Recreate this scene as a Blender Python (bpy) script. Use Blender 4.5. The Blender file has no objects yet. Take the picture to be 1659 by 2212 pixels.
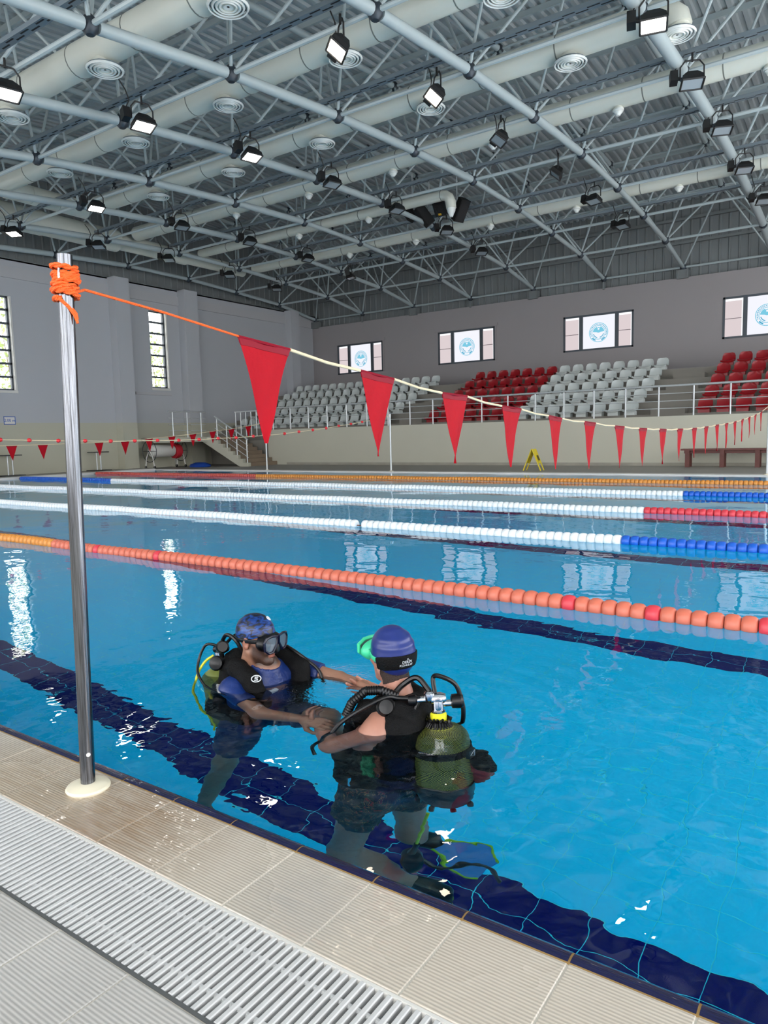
import bpy, bmesh, math, random
import numpy as np
from mathutils import Vector, Matrix, Quaternion

scn = bpy.context.scene
COL = scn.collection
PI = math.pi

# ------------------------------------------------------------------ camera
EYE = Vector((0.0, 0.0, 1.06))
YAW, PITCH, ROLL = 0.604, -0.1062, -0.0246
fw = Vector((-math.sin(YAW) * math.cos(PITCH), math.cos(YAW) * math.cos(PITCH), math.sin(PITCH)))
r0 = Vector((math.cos(YAW), math.sin(YAW), 0.0))
u0 = r0.cross(fw)
rt = r0 * math.cos(ROLL) + u0 * math.sin(ROLL)
up = u0 * math.cos(ROLL) - r0 * math.sin(ROLL)
cam_data = bpy.data.cameras.new('camera')
cam = bpy.data.objects.new('camera', cam_data)
COL.objects.link(cam)
cam_data.sensor_fit = 'VERTICAL'
cam_data.sensor_height = 24.0
cam_data.lens = 24.0 * 1545.0 / 2212.0
cam_data.clip_start = 0.05
cam_data.clip_end = 300.0
M = Matrix.Identity(4)
for i in range(3):
    M[i][0], M[i][1], M[i][2], M[i][3] = rt[i], up[i], -fw[i], EYE[i]
cam.matrix_world = M
scn.camera = cam

# ------------------------------------------------------------------ sky and exposure
world = bpy.data.worlds.new('sky')
scn.world = world
world.use_nodes = True
wn = world.node_tree
wn.nodes.clear()
wo = wn.nodes.new('ShaderNodeOutputWorld')
wb = wn.nodes.new('ShaderNodeBackground')
wb.inputs[0].default_value = (0.985, 0.985, 1.0, 1)
wb.inputs[1].default_value = 7.0
wn.links.new(wb.outputs[0], wo.inputs[0])
scn.view_settings.view_transform = 'Standard'
scn.view_settings.look = 'None'
scn.view_settings.exposure = 0.0
scn.view_settings.gamma = 1.0
scn.view_settings.use_curve_mapping = False
scn.cycles.use_denoising = True
scn.cycles.sample_clamp_indirect = 6.0
scn.cycles.blur_glossy = 0.3
scn.cycles.use_adaptive_sampling = True
scn.cycles.adaptive_threshold = 0.03
scn.cycles.max_bounces = 9
scn.cycles.diffuse_bounces = 4
scn.cycles.transmission_bounces = 8
scn.cycles.glossy_bounces = 4

# ------------------------------------------------------------------ helpers
def s2l(c):
    return tuple(((x / 12.92) if x <= 0.04045 else ((x + 0.055) / 1.055) ** 2.4) for x in (v / 255.0 for v in c))


def mat(name, rgb, rough=0.6, metal=0.0, noise=0.0, nscale=8.0, bump=0.0, bscale=40.0, spec=0.5, lin=False, coat=0.0):
    m = bpy.data.materials.new(name)
    m.use_nodes = True
    nt = m.node_tree
    p = nt.nodes['Principled BSDF']
    c = rgb if lin else s2l(rgb)
    p.inputs['Base Color'].default_value = (*c, 1)
    p.inputs['Roughness'].default_value = rough
    p.inputs['Metallic'].default_value = metal
    p.inputs['Specular IOR Level'].default_value = spec
    p.inputs['Coat Weight'].default_value = coat
    if noise or bump:
        tc = nt.nodes.new('ShaderNodeTexCoord')
    if noise:
        n = nt.nodes.new('ShaderNodeTexNoise')
        n.inputs['Scale'].default_value = nscale
        n.inputs['Detail'].default_value = 5
        nt.links.new(tc.outputs['Object'], n.inputs['Vector'])
        mx = nt.nodes.new('ShaderNodeMix')
        mx.data_type = 'RGBA'
        mx.inputs['A'].default_value = (*[v * (1 - noise) for v in c], 1)
        mx.inputs['B'].default_value = (*[min(1, v * (1 + noise)) for v in c], 1)
        nt.links.new(n.outputs['Fac'], mx.inputs['Factor'])
        nt.links.new(mx.outputs['Result'], p.inputs['Base Color'])
    if bump:
        n2 = nt.nodes.new('ShaderNodeTexNoise')
        n2.inputs['Scale'].default_value = bscale
        nt.links.new(tc.outputs['Object'], n2.inputs['Vector'])
        b = nt.nodes.new('ShaderNodeBump')
        b.inputs['Strength'].default_value = bump
        b.inputs['Distance'].default_value = 0.01
        nt.links.new(n2.outputs['Fac'], b.inputs['Height'])
        nt.links.new(b.outputs[0], p.inputs['Normal'])
    return m


def emit(name, rgb, strength, lin=False):
    m = bpy.data.materials.new(name)
    m.use_nodes = True
    nt = m.node_tree
    nt.nodes.clear()
    o = nt.nodes.new('ShaderNodeOutputMaterial')
    e = nt.nodes.new('ShaderNodeEmission')
    e.inputs[0].default_value = (*(rgb if lin else s2l(rgb)), 1)
    e.inputs[1].default_value = strength
    nt.links.new(e.outputs[0], o.inputs[0])
    return m


class MB:
    """collects boxes, tubes and lathes; build() links them as one mesh object"""

    def __init__(self):
        self.v, self.f = [], []

    def add(self, vs, fs):
        o = len(self.v)
        self.v += [tuple(p) for p in vs]
        self.f += [tuple(i + o for i in q) for q in fs]
        return self

    def box(self, x0, x1, y0, y1, z0, z1):
        vs = [(x, y, z) for x in (x0, x1) for y in (y0, y1) for z in (z0, z1)]
        return self.add(vs, [(0, 1, 3, 2), (4, 6, 7, 5), (0, 4, 5, 1), (2, 3, 7, 6), (0, 2, 6, 4), (1, 5, 7, 3)])

    def obox(self, c, ax, ay, az):
        """box from a centre and three half-axis vectors"""
        c, ax, ay, az = (Vector(q) for q in (c, ax, ay, az))
        vs = [c + ax * i + ay * j + az * k for i in (-1, 1) for j in (-1, 1) for k in (-1, 1)]
        return self.add(vs, [(0, 1, 3, 2), (4, 6, 7, 5), (0, 4, 5, 1), (2, 3, 7, 6), (0, 2, 6, 4), (1, 5, 7, 3)])

    def tube(self, pts, r, n=8, caps=True, closed=False):
        pts = [Vector(p) for p in pts]
        m = len(pts)
        rs = list(r) if isinstance(r, (list, tuple)) else [r] * m
        tang = []
        for i in range(m):
            a = pts[(i - 1) % m] if (i > 0 or closed) else pts[i]
            b = pts[(i + 1) % m] if (i < m - 1 or closed) else pts[i]
            t = (b - a)
            tang.append(t.normalized() if t.length > 1e-9 else Vector((0, 0, 1)))
        t0 = tang[0]
        ref = Vector((0, 0, 1)) if abs(t0.z) < 0.9 else Vector((1, 0, 0))
        nrm = t0.cross(ref).normalized()
        vs = []
        for i in range(m):
            if i:
                ax = tang[i - 1].cross(tang[i])
                if ax.length > 1e-9:
                    nrm = Quaternion(ax.normalized(), tang[i - 1].angle(tang[i])) @ nrm
            nrm = (nrm - tang[i] * nrm.dot(tang[i])).normalized()
            bn = tang[i].cross(nrm)
            for k in range(n):
                a = 2 * PI * k / n
                vs.append(pts[i] + (nrm * math.cos(a) + bn * math.sin(a)) * rs[i])
        fs = []
        for i in range(m if closed else m - 1):
            j = (i + 1) % m
            for k in range(n):
                fs.append((i * n + k, i * n + (k + 1) % n, j * n + (k + 1) % n, j * n + k))
        if caps and not closed:
            fs.append(tuple(range(n - 1, -1, -1)))
            fs.append(tuple(range((m - 1) * n, m * n)))
        return self.add(vs, fs)

    def lathe(self, prof, n=16, c=(0, 0, 0), axis=(0, 0, 1), capped=True):
        """prof: list of (radius, height along axis)"""
        az = Vector(axis).normalized()
        ref = Vector((1, 0, 0)) if abs(az.x) < 0.9 else Vector((0, 1, 0))
        ax = (ref - az * ref.dot(az)).normalized()
        ay = az.cross(ax)
        c = Vector(c)
        vs, fs = [], []
        for r, h in prof:
            for k in range(n):
                a = 2 * PI * k / n
                vs.append(c + az * h + (ax * math.cos(a) + ay * math.sin(a)) * r)
        for i in range(len(prof) - 1):
            for k in range(n):
                fs.append((i * n + k, i * n + (k + 1) % n, (i + 1) * n + (k + 1) % n, (i + 1) * n + k))
        if capped:
            fs.append(tuple(range(n - 1, -1, -1)))
            fs.append(tuple(range((len(prof) - 1) * n, len(prof) * n)))
        return self.add(vs, fs)

    def prism(self, poly, d):
        """closed polygon of 3-D points pushed along the vector d"""
        d = Vector(d)
        p = [Vector(q) for q in poly]
        n = len(p)
        vs = p + [q + d for q in p]
        fs = [tuple(range(n - 1, -1, -1)), tuple(range(n, 2 * n))]
        fs += [(i, (i + 1) % n, n + (i + 1) % n, n + i) for i in range(n)]
        return self.add(vs, fs)

    def mesh(self, name, m, origin=(0, 0, 0), smooth=False, angle=35):
        me = bpy.data.meshes.new(name)
        ox, oy, oz = origin
        me.from_pydata([(x - ox, y - oy, z - oz) for x, y, z in self.v], [], self.f)
        for q in (m if isinstance(m, (list, tuple)) else [m]):
            me.materials.append(q)
        me.update()
        bm = bmesh.new()
        bm.from_mesh(me)
        bmesh.ops.recalc_face_normals(bm, faces=bm.faces)
        if smooth:
            for f in bm.faces:
                f.smooth = True
            for e in bm.edges:
                if len(e.link_faces) == 2 and e.calc_face_angle(0) > math.radians(angle):
                    e.smooth = False
        bm.to_mesh(me)
        bm.free()
        return me

    def build(self, name, m, parent=None, smooth=False, angle=35):
        o_ = worldloc(parent) if parent is not None else (0, 0, 0)
        o = bpy.data.objects.new(name, self.mesh(name, m, o_, smooth, angle))
        COL.objects.link(o)
        o.parent = parent
        return o


def worldloc(o):
    v = Vector((0, 0, 0))
    while o is not None:
        v = v + o.location
        o = o.parent
    return tuple(v)


def tag(o, label=None, cat=None, group=None, kind=None):
    for k, v in (('label', label), ('category', cat), ('group', group), ('kind', kind)):
        if v:
            o[k] = v
    return o


def empty(name, loc, label=None, cat=None, group=None, kind=None):
    o = bpy.data.objects.new(name, None)
    o.empty_display_size = 0.1
    COL.objects.link(o)
    o.location = loc
    return tag(o, label, cat, group, kind)


def inst(name, me, mtx, parent=None):
    """an object sharing mesh data, placed by a world matrix (parents are never rotated)"""
    o = bpy.data.objects.new(name, me)
    COL.objects.link(o)
    if parent is not None:
        o.parent = parent
        mtx = Matrix.Translation(-Vector(worldloc(parent))) @ mtx
    o.matrix_basis = mtx
    return o


def structure(name, mb, m, parent=None, smooth=False):
    o = mb.build(name, m, parent, smooth)
    if parent is None:
        o['kind'] = 'structure'
    return o


def copy_tree(root, loc, **props):
    r = root.copy()
    COL.objects.link(r)
    r.location = loc
    for k, v in props.items():
        r[k] = v
    for ch in root.children:
        c = ch.copy()
        COL.objects.link(c)
        c.parent = r
        for g in ch.children:
            d = g.copy()
            COL.objects.link(d)
            d.parent = c
    return r


ORD = ['first', 'second', 'third', 'fourth', 'fifth', 'sixth', 'seventh', 'eighth', 'ninth', 'tenth', 'eleventh',
       'twelfth', 'thirteenth', 'fourteenth', 'fifteenth', 'sixteenth', 'seventeenth', 'eighteenth', 'nineteenth',
       'twentieth']
random.seed(7)

# ------------------------------------------------------------------ materials
def ribbed(name, rgb, period, depth, rough, stain=None, axis='Y', noise=0.08, wet=0.0, rib_dark=0.0):
    """glazed tile with fine relief lines across AXIS; stain = (rgb, centre, radius) is dirt with a place of its own"""
    m = mat(name, rgb, rough)
    nt = m.node_tree
    p = nt.nodes['Principled BSDF']
    g = nt.nodes.new('ShaderNodeNewGeometry')
    sx = nt.nodes.new('ShaderNodeSeparateXYZ')
    nt.links.new(g.outputs['Position'], sx.inputs[0])
    mu = nt.nodes.new('ShaderNodeMath'); mu.operation = 'MULTIPLY'
    mu.inputs[1].default_value = 2 * PI / period
    nt.links.new(sx.outputs[axis], mu.inputs[0])
    si = nt.nodes.new('ShaderNodeMath'); si.operation = 'SINE'
    nt.links.new(mu.outputs[0], si.inputs[0])
    b = nt.nodes.new('ShaderNodeBump')
    b.inputs['Distance'].default_value = depth
    b.inputs['Strength'].default_value = 1.0
    nt.links.new(si.outputs[0], b.inputs['Height'])
    nt.links.new(b.outputs[0], p.inputs['Normal'])
    n = nt.nodes.new('ShaderNodeTexNoise')
    n.inputs['Scale'].default_value = 3.0
    n.inputs['Detail'].default_value = 8
    n.inputs['Roughness'].default_value = 0.7
    nt.links.new(g.outputs['Position'], n.inputs['Vector'])
    c = s2l(rgb)
    mx = nt.nodes.new('ShaderNodeMix'); mx.data_type = 'RGBA'
    mx.inputs['A'].default_value = (*[v * (1 - noise * 1.6) for v in c], 1)
    mx.inputs['B'].default_value = (*[min(1, v * (1 + noise)) for v in c], 1)
    nt.links.new(n.outputs['Fac'], mx.inputs['Factor'])
    out = mx.outputs['Result']
    if rib_dark:
        # base colour darkened along the grooves between ribs
        mr0 = nt.nodes.new('ShaderNodeMapRange')
        mr0.inputs['From Min'].default_value = -1.0; mr0.inputs['From Max'].default_value = 0.2
        mr0.inputs['To Min'].default_value = rib_dark; mr0.inputs['To Max'].default_value = 0.0
        nt.links.new(si.outputs[0], mr0.inputs['Value'])
        m0 = nt.nodes.new('ShaderNodeMix'); m0.data_type = 'RGBA'
        m0.inputs['B'].default_value = (*[v * 0.35 for v in c], 1)
        nt.links.new(mr0.outputs[0], m0.inputs['Factor'])
        nt.links.new(out, m0.inputs['A'])
        out = m0.outputs['Result']
    if stain:
        for rgb2, cen, rad, amt in stain:
            d = nt.nodes.new('ShaderNodeVectorMath'); d.operation = 'DISTANCE'
            d.inputs[1].default_value = cen
            nt.links.new(g.outputs['Position'], d.inputs[0])
            mr = nt.nodes.new('ShaderNodeMapRange')
            mr.inputs['From Min'].default_value = rad; mr.inputs['From Max'].default_value = rad * 0.2
            mr.inputs['To Min'].default_value = 0; mr.inputs['To Max'].default_value = amt
            nt.links.new(d.outputs['Value'], mr.inputs['Value'])
            n3 = nt.nodes.new('ShaderNodeTexNoise')
            n3.inputs['Scale'].default_value = 14.0; n3.inputs['Detail'].default_value = 6
            mp = nt.nodes.new('ShaderNodeMapping'); mp.inputs['Scale'].default_value = (0.5, 5.0, 1.0)
            nt.links.new(g.outputs['Position'], mp.inputs['Vector'])
            nt.links.new(mp.outputs[0], n3.inputs['Vector'])
            m3 = nt.nodes.new('ShaderNodeMath'); m3.operation = 'MULTIPLY'
            nt.links.new(mr.outputs[0], m3.inputs[0]); nt.links.new(n3.outputs['Fac'], m3.inputs[1])
            m4 = nt.nodes.new('ShaderNodeMix'); m4.data_type = 'RGBA'
            m4.inputs['B'].default_value = (*s2l(rgb2), 1)
            nt.links.new(m3.outputs[0], m4.inputs['Factor'])
            nt.links.new(out, m4.inputs['A'])
            out = m4.outputs['Result']
    nt.links.new(out, p.inputs['Base Color'])
    if wet:
        # a thin film of pool water lying in patches: a clear coat with its own ripples
        nw = nt.nodes.new('ShaderNodeTexNoise'); nw.inputs['Scale'].default_value = 2.3; nw.inputs['Detail'].default_value = 4
        nt.links.new(g.outputs['Position'], nw.inputs['Vector'])
        rw = nt.nodes.new('ShaderNodeMapRange')
        rw.inputs['From Min'].default_value = 0.36; rw.inputs['From Max'].default_value = 0.46
        nt.links.new(nw.outputs['Fac'], rw.inputs['Value'])
        nt.links.new(rw.outputs[0], p.inputs['Coat Weight'])
        p.inputs['Coat IOR'].default_value = 1.33
        p.inputs['Coat Roughness'].default_value = 0.02
        nr = nt.nodes.new('ShaderNodeTexNoise'); nr.inputs['Scale'].default_value = 16.0; nr.inputs['Detail'].default_value = 2
        nt.links.new(g.outputs['Position'], nr.inputs['Vector'])
        br_ = nt.nodes.new('ShaderNodeBump'); br_.inputs['Distance'].default_value = 0.0045
        nt.links.new(nr.outputs['Fac'], br_.inputs['Height'])
        nt.links.new(br_.outputs[0], p.inputs['Coat Normal'])
        n4 = nt.nodes.new('ShaderNodeTexNoise')
        n4.inputs['Scale'].default_value = 1.7; n4.inputs['Detail'].default_value = 3
        nt.links.new(g.outputs['Position'], n4.inputs['Vector'])
        r4 = nt.nodes.new('ShaderNodeMapRange')
        r4.inputs['From Min'].default_value = 0.42; r4.inputs['From Max'].default_value = 0.6
        r4.inputs['To Min'].default_value = rough; r4.inputs['To Max'].default_value = wet
        nt.links.new(n4.outputs['Fac'], r4.inputs['Value'])
        nt.links.new(r4.outputs[0], p.inputs['Roughness'])
    return m


T = 0.2417            # tile grid along the pool edge
X0 = -0.4696          # one joint of that grid
cream_tile = ribbed('cream_tile', (194, 184, 169), 0.0086, 0.00035, 0.42, [((128, 92, 48), (-1.72, 1.13, 0), 0.42, 1.1), ((140, 112, 72), (-2.2, 1.08, 0), 0.4, 0.8), ((150, 150, 148), (-1.05, 1.15, 0), 0.22, 0.7)], wet=0.10, rib_dark=0.2)
grey_tile = ribbed('grey_tile', (182, 179, 174), 0.0086, 0.00035, 0.5, noise=0.12, rib_dark=0.25)
navy_coping = ribbed('navy_coping_glaze', (6, 8, 58), 0.0068, 0.0003, 0.25, noise=0.1, wet=0.12)
grout_tan = mat('tan_grout', (150, 118, 66), 0.8, noise=0.2, nscale=20)
grout_grey = mat('grey_grout', (196, 190, 178), 0.8, noise=0.2, nscale=20)
grate_white = mat('grate_white_plastic', (192, 192, 191), 0.35, noise=0.06, nscale=12)
gutter_dark = mat('gutter_dark', (80, 82, 82), 0.7)
pool_tile = mat('pool_tile_blue', (16, 212, 254), 0.5, spec=.1, noise=0.05, nscale=1.2)
pool_navy = mat('pool_tile_navy', (0, 3, 92), 0.5, spec=.1, noise=0.1, nscale=3)
pool_grout = mat('pool_grout_pale', (70, 226, 240), 0.7, spec=.1)
wall_grey = mat('wall_paint_grey', (176, 176, 178), 0.75, noise=0.03, nscale=0.7)
back_grey = mat('back_wall_paint', (150, 145, 146), 0.8, noise=0.03, nscale=0.5)
parapet_paint = mat('parapet_paint', (182, 180, 164), 0.7, noise=0.05, nscale=0.8)
concrete = mat('bleacher_concrete', (128, 124, 116), 0.85, noise=0.08, nscale=2)
deck_grey = mat('far_deck_grey', (138, 134, 126), 0.5, noise=0.06, nscale=1)
kerb_white = mat('kerb_white', (208, 206, 200), 0.4)
steel_white = mat('painted_steel_pale_blue', (162, 174, 176), 0.4, noise=0.04, nscale=1)
node_dark = mat('truss_node_dark', (52, 60, 68), 0.45, metal=0.4)
roof_sheet = mat('roof_sheet', (170, 178, 180), 0.45, metal=0.1, noise=0.08, nscale=0.6)
cladding = mat('dark_cladding', (112, 117, 118), 0.6, noise=0.05, nscale=0.5)
duct_cream = mat('duct_cream', (206, 209, 198), 0.35, noise=0.05, nscale=1.5)
duct_seam = mat('duct_seam_grey', (112, 116, 110), .5)
duct_white = mat('diffuser_white', (216, 220, 216), 0.35)
dark_gap = mat('dark_gap', (26, 26, 28), 0.8)
tray_steel = mat('cable_tray_steel', (122, 134, 142), 0.5, metal=0.4)
black_plastic = mat('black_plastic', (16, 16, 17), 0.4)
chrome = mat('chrome_steel', (186, 188, 192), 0.16, metal=1.0, noise=0.15, nscale=3)
rail_steel = mat('rail_steel', (196, 200, 201), 0.35, metal=0.35)
frame_grey = mat('window_frame_grey', (70, 78, 86), 0.5)
ivory = mat('ivory_plastic', (222, 214, 190), 0.3)

# two-tone paint: greenish beige up to 1.8 m, pale grey above
two_tone = mat('two_tone_wall_paint', (176, 178, 182), 0.75)
nt = two_tone.node_tree
g = nt.nodes.new('ShaderNodeNewGeometry'); sx = nt.nodes.new('ShaderNodeSeparateXYZ')
nt.links.new(g.outputs['Position'], sx.inputs[0])
gt = nt.nodes.new('ShaderNodeMath'); gt.operation = 'GREATER_THAN'; gt.inputs[1].default_value = 1.80
nt.links.new(sx.outputs['Z'], gt.inputs[0])
mx = nt.nodes.new('ShaderNodeMix'); mx.data_type = 'RGBA'
mx.inputs['A'].default_value = (*s2l((178, 176, 158)), 1); mx.inputs['B'].default_value = (*s2l((174, 176, 180)), 1)
nt.links.new(gt.outputs[0], mx.inputs['Factor'])
nt.links.new(mx.outputs['Result'], nt.nodes['Principled BSDF'].inputs['Base Color'])

# water: clear, faintly blue, with ripples that are livelier where the divers move
water = bpy.data.materials.new('pool_water')
water.use_nodes = True
nt = water.node_tree
nt.nodes.clear()
L = nt.links.new
out = nt.nodes.new('ShaderNodeOutputMaterial')
gl = nt.nodes.new('ShaderNodeBsdfGlass')
gl.inputs['IOR'].default_value = 1.333
gl.inputs['Roughness'].default_value = 0.0
gl.inputs['Color'].default_value = (1, 1, 1, 1)
L(gl.outputs[0], out.inputs['Surface'])
va = nt.nodes.new('ShaderNodeVolumeAbsorption')
va.inputs['Color'].default_value = (0.02, 0.90, 0.985, 1)
va.inputs['Density'].default_value = 0.26
L(va.outputs[0], out.inputs['Volume'])
g = nt.nodes.new('ShaderNodeNewGeometry')


def wnoise(scale, amp, detail=2.0, stretch=(1, 1, 1), w=0.0):
    mp = nt.nodes.new('ShaderNodeMapping'); mp.inputs['Scale'].default_value = stretch
    mp.inputs['Location'].default_value = (w, w * 0.7, 0)
    L(g.outputs['Position'], mp.inputs['Vector'])
    n = nt.nodes.new('ShaderNodeTexNoise')
    n.inputs['Scale'].default_value = scale; n.inputs['Detail'].default_value = detail
    L(mp.outputs[0], n.inputs['Vector'])
    mm = nt.nodes.new('ShaderNodeMath'); mm.operation = 'MULTIPLY'; mm.inputs[1].default_value = amp
    L(n.outputs['Fac'], mm.inputs[0])
    return mm.outputs[0]


def wmask(cen, r0_, r1_):
    d = nt.nodes.new('ShaderNodeVectorMath'); d.operation = 'DISTANCE'; d.inputs[1].default_value = cen
    L(g.outputs['Position'], d.inputs[0])
    mr = nt.nodes.new('ShaderNodeMapRange'); mr.interpolation_type = 'SMOOTHSTEP'
    mr.inputs['From Min'].default_value = r1_; mr.inputs['From Max'].default_value = r0_
    L(d.outputs['Value'], mr.inputs['Value'])
    return mr.outputs[0], d.outputs['Value']


def wmath(op, a, b):
    m_ = nt.nodes.new('ShaderNodeMath'); m_.operation = op
    for i, q in enumerate((a, b)):
        if isinstance(q, float):
            m_.inputs[i].default_value = q
        else:
            L(q, m_.inputs[i])
    return m_.outputs[0]


near_mask, dist1 = wmask((-1.75, 2.1, 0), 0.35, 1.9)
splash_mask, _ = wmask((-1.95, 2.37, 0), 0.08, 0.36)
h = wmath('ADD', wnoise(0.9, 0.016, 1.0), wnoise(2.6, 0.0036, 2.0, (1, 1.3, 1), 3.0))
h = wmath('ADD', h, wmath('MULTIPLY', wnoise(7.0, 0.0042, 2.5, (1, 1, 1), 9.0), wmath('ADD', wmath('MULTIPLY', near_mask, 0.75), 0.24)))
h = wmath('ADD', h, wmath('MULTIPLY', wnoise(62.0, 0.0080, 2.0, (1, 1, 1), 5.0), splash_mask))
ring_mask, dist2 = wmask((-1.45, 2.2, 0), 0.5, 2.2)
ring = nt.nodes.new('ShaderNodeMath'); ring.operation = 'SINE'
L(wmath('MULTIPLY', dist2, 42.0), ring.inputs[0])
h = wmath('ADD', h, wmath('MULTIPLY', wmath('MULTIPLY', ring.outputs[0], ring_mask), 0.0006))
bp = nt.nodes.new('ShaderNodeBump')
bp.inputs['Strength'].default_value = 1.0; bp.inputs['Distance'].default_value = 1.0
L(h, bp.inputs['Height'])
L(bp.outputs[0], gl.inputs['Normal'])

# ------------------------------------------------------------------ pool basin and water
PX0, PX1, PY0, PY1, PD = -22.4, 2.6, 1.335, 17.35, -1.95
WZ = -0.012
pool_floor = empty('pool_floor', (0, 0, PD), kind='structure')
MB().box(PX0 - .3, PX1 + .3, PY0 - .3, PY1 + .3, PD - .45, PD - .0015).build('grout_bed', pool_grout, pool_floor)
mb = MB()
mb.box(PX0 - .3, PX1 + .3, PY0 - .25, PY0, PD, -0.03)
mb.box(PX0 - .3, PX1 + .3, PY1, PY1 + .25, PD, -0.03)
mb.box(PX0 - .25, PX0, PY0, PY1, PD, -0.03)
mb.box(PX1, PX1 + .25, PY0, PY1, PD, -0.03)
structure('wall_pool', mb, pool_tile)


def tile_mesh(name, lx, ly, h, c, m):
    """bevelled tile, top face at z = 0, centred in x and y"""
    a, b = lx / 2, ly / 2
    vs = [(sx_ * a, sy_ * b, -h) for sx_, sy_ in ((-1, -1), (1, -1), (1, 1), (-1, 1))]
    vs += [(sx_ * a, sy_ * b, -c) for sx_, sy_ in ((-1, -1), (1, -1), (1, 1), (-1, 1))]
    vs += [(sx_ * (a - c), sy_ * (b - c), 0) for sx_, sy_ in ((-1, -1), (1, -1), (1, 1), (-1, 1))]
    fs = [(3, 2, 1, 0), (8, 9, 10, 11)]
    for i in range(4):
        j = (i + 1) % 4
        fs += [(i, j, 4 + j, 4 + i), (4 + i, 4 + j, 8 + j, 8 + i)]
    return MB().add(vs, fs).mesh(name, m)


# lane marks: a 0.30 m navy line in the middle of every lane (two courses of the tile grid)
TY = 0.1505
ROPES = [4.16, 6.81, 9.46, 12.11, 14.76]
LANES = [2.74, 5.485, 8.135, 10.785, 13.435, 16.05]
rows = []                                              # (y centre, height, navy?)
y = PY0
for ly in LANES:
    n = max(1, round((ly - TY - y) / TY))
    st = (ly - TY - y) / n
    rows += [(y + st * (i + .5), st, False) for i in range(n)] + [(ly - TY / 2, TY, True), (ly + TY / 2, TY, True)]
    y = ly + TY
n = round((PY1 - y) / TY)
rows += [(y + (PY1 - y) / n * (i + .5), (PY1 - y) / n, False) for i in range(n)]
blue_me = tile_mesh('tile', T - .0026, TY - .003, .012, .002, pool_tile)
navy_me = tile_mesh('tile', T - .0028, TY - .0024, .012, .002, pool_navy)
cells = []
k0, k1 = math.floor((PX0 - X0) / T), math.ceil((PX1 - X0) / T)
for yc, hh, nv in rows:
    for k in range(k0, k1):
        xc = X0 + T * (k + .5)
        d = (xc + 0.7) ** 2 * 0.5 + (yc - 2.2) ** 2 if xc < 0.1 else 99
        cells.append((d, xc, yc, hh, nv))
cells.sort()
for d, xc, yc, hh, nv in cells[:300]:
    inst('tile', navy_me if nv else blue_me, Matrix.Translation((xc, yc, PD)) @ Matrix.Diagonal((1, (hh - .003) / (TY - .003), 1, 1)), pool_floor)
for nv, nm, mm in ((False, 'floor_tiles', pool_tile), (True, 'lane_line_tiles', pool_navy)):
    mb = MB()
    for d, xc, yc, hh, n_ in cells[300:]:
        if n_ == nv:
            a, b = T / 2 - .0018, hh / 2 - .0018
            mb.add([(xc - a, yc - b, PD), (xc + a, yc - b, PD), (xc + a, yc + b, PD), (xc - a, yc + b, PD)], [(0, 1, 2, 3)])
    o = mb.build(nm, mm, pool_floor)
    o['kind'] = 'stuff'
wt = MB().box(PX0 - .12, PX1 + .12, PY0 - .035, PY1 + .12, PD - .2, WZ).build('pool_water', water)
tag(wt, 'clear blue water filling the swimming pool, with ripples round the divers', 'water', kind='stuff')

# ------------------------------------------------------------------ deck on this side
floor = empty('floor', (0, 0, 0), kind='structure')
MB().box(PX0 - 3, 7, 1.035, 1.30, -.4, -.0025).build('mortar_bed', grout_grey, floor)
gp = [(1.290, -.03), (1.290, -.0012), (1.2990, -.0010), (1.311, .0008), (1.322, -.0008), (1.331, -.0052), (1.3375, -.013), (1.339, -.06), (1.29, -.06)]
MB().prism([(-12, yy, zz) for yy, zz in gp], (13.2, 0, 0)).build('edge_grout', grout_tan, floor)
MB().box(PX0 - 3, 7, -8, .797, -.4, -.003).build('screed', grout_grey, floor)
MB().box(PX0 - 3, 7, .797, 1.035, -.4, -.20).build('gutter', gutter_dark, floor)
MB().box(PX0 - 3, 7, 1.030, 1.037, -.2, -.001).build('gutter_edge', kerb_white, floor)
MB().box(PX0 - 3, 7, .793, .801, -.2, -.001).build('gutter_edge', gutter_dark, floor)
cm = tile_mesh('tile', T - .0035, .252, .02, .002, cream_tile)
gm = tile_mesh('tile', T - .004, T - .004, .02, .002, grey_tile)
k0, k1 = math.floor((-9 - X0) / T), math.ceil((1.2 - X0) / T)
for k in range(k0, k1):
    inst('tile', cm, Matrix.Translation((X0 + T * (k + .5), 1.165, random.uniform(-.0006, .0006))), floor)
for j in range(3):
    for k in range(math.floor((-3.2 - X0) / T), k1):
        inst('tile', gm, Matrix.Translation((X0 + T * (k + .5), .792 - T * (j + .5), random.uniform(-.0006, .0006))), floor)
# navy finger-grip coping: a bull-nosed tile whose face slopes into the water
prof = [(1.2945, -.02), (1.2945, -.0015), (1.299, .001), (1.311, .002), (1.322, .0005), (1.331, -.004), (1.338, -.012), (1.341, -.05), (1.30, -.05)]
a = T / 2 - .0025
vs = [(s * a, py - 1.317, pz) for s in (-1, 1) for py, pz in prof]
npf = len(prof)
nm_ = MB().add(vs, [(i, (i + 1) % npf, npf + (i + 1) % npf, npf + i) for i in range(npf)] + [tuple(range(npf - 1, -1, -1)), tuple(range(npf, 2 * npf))]).mesh('coping_tile', navy_coping, smooth=True)
for k in range(math.floor((-12 - X0) / T), k1):
    inst('coping_tile', nm_, Matrix.Translation((X0 + T * (k + .5), 1.317, 0)), floor)

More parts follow.
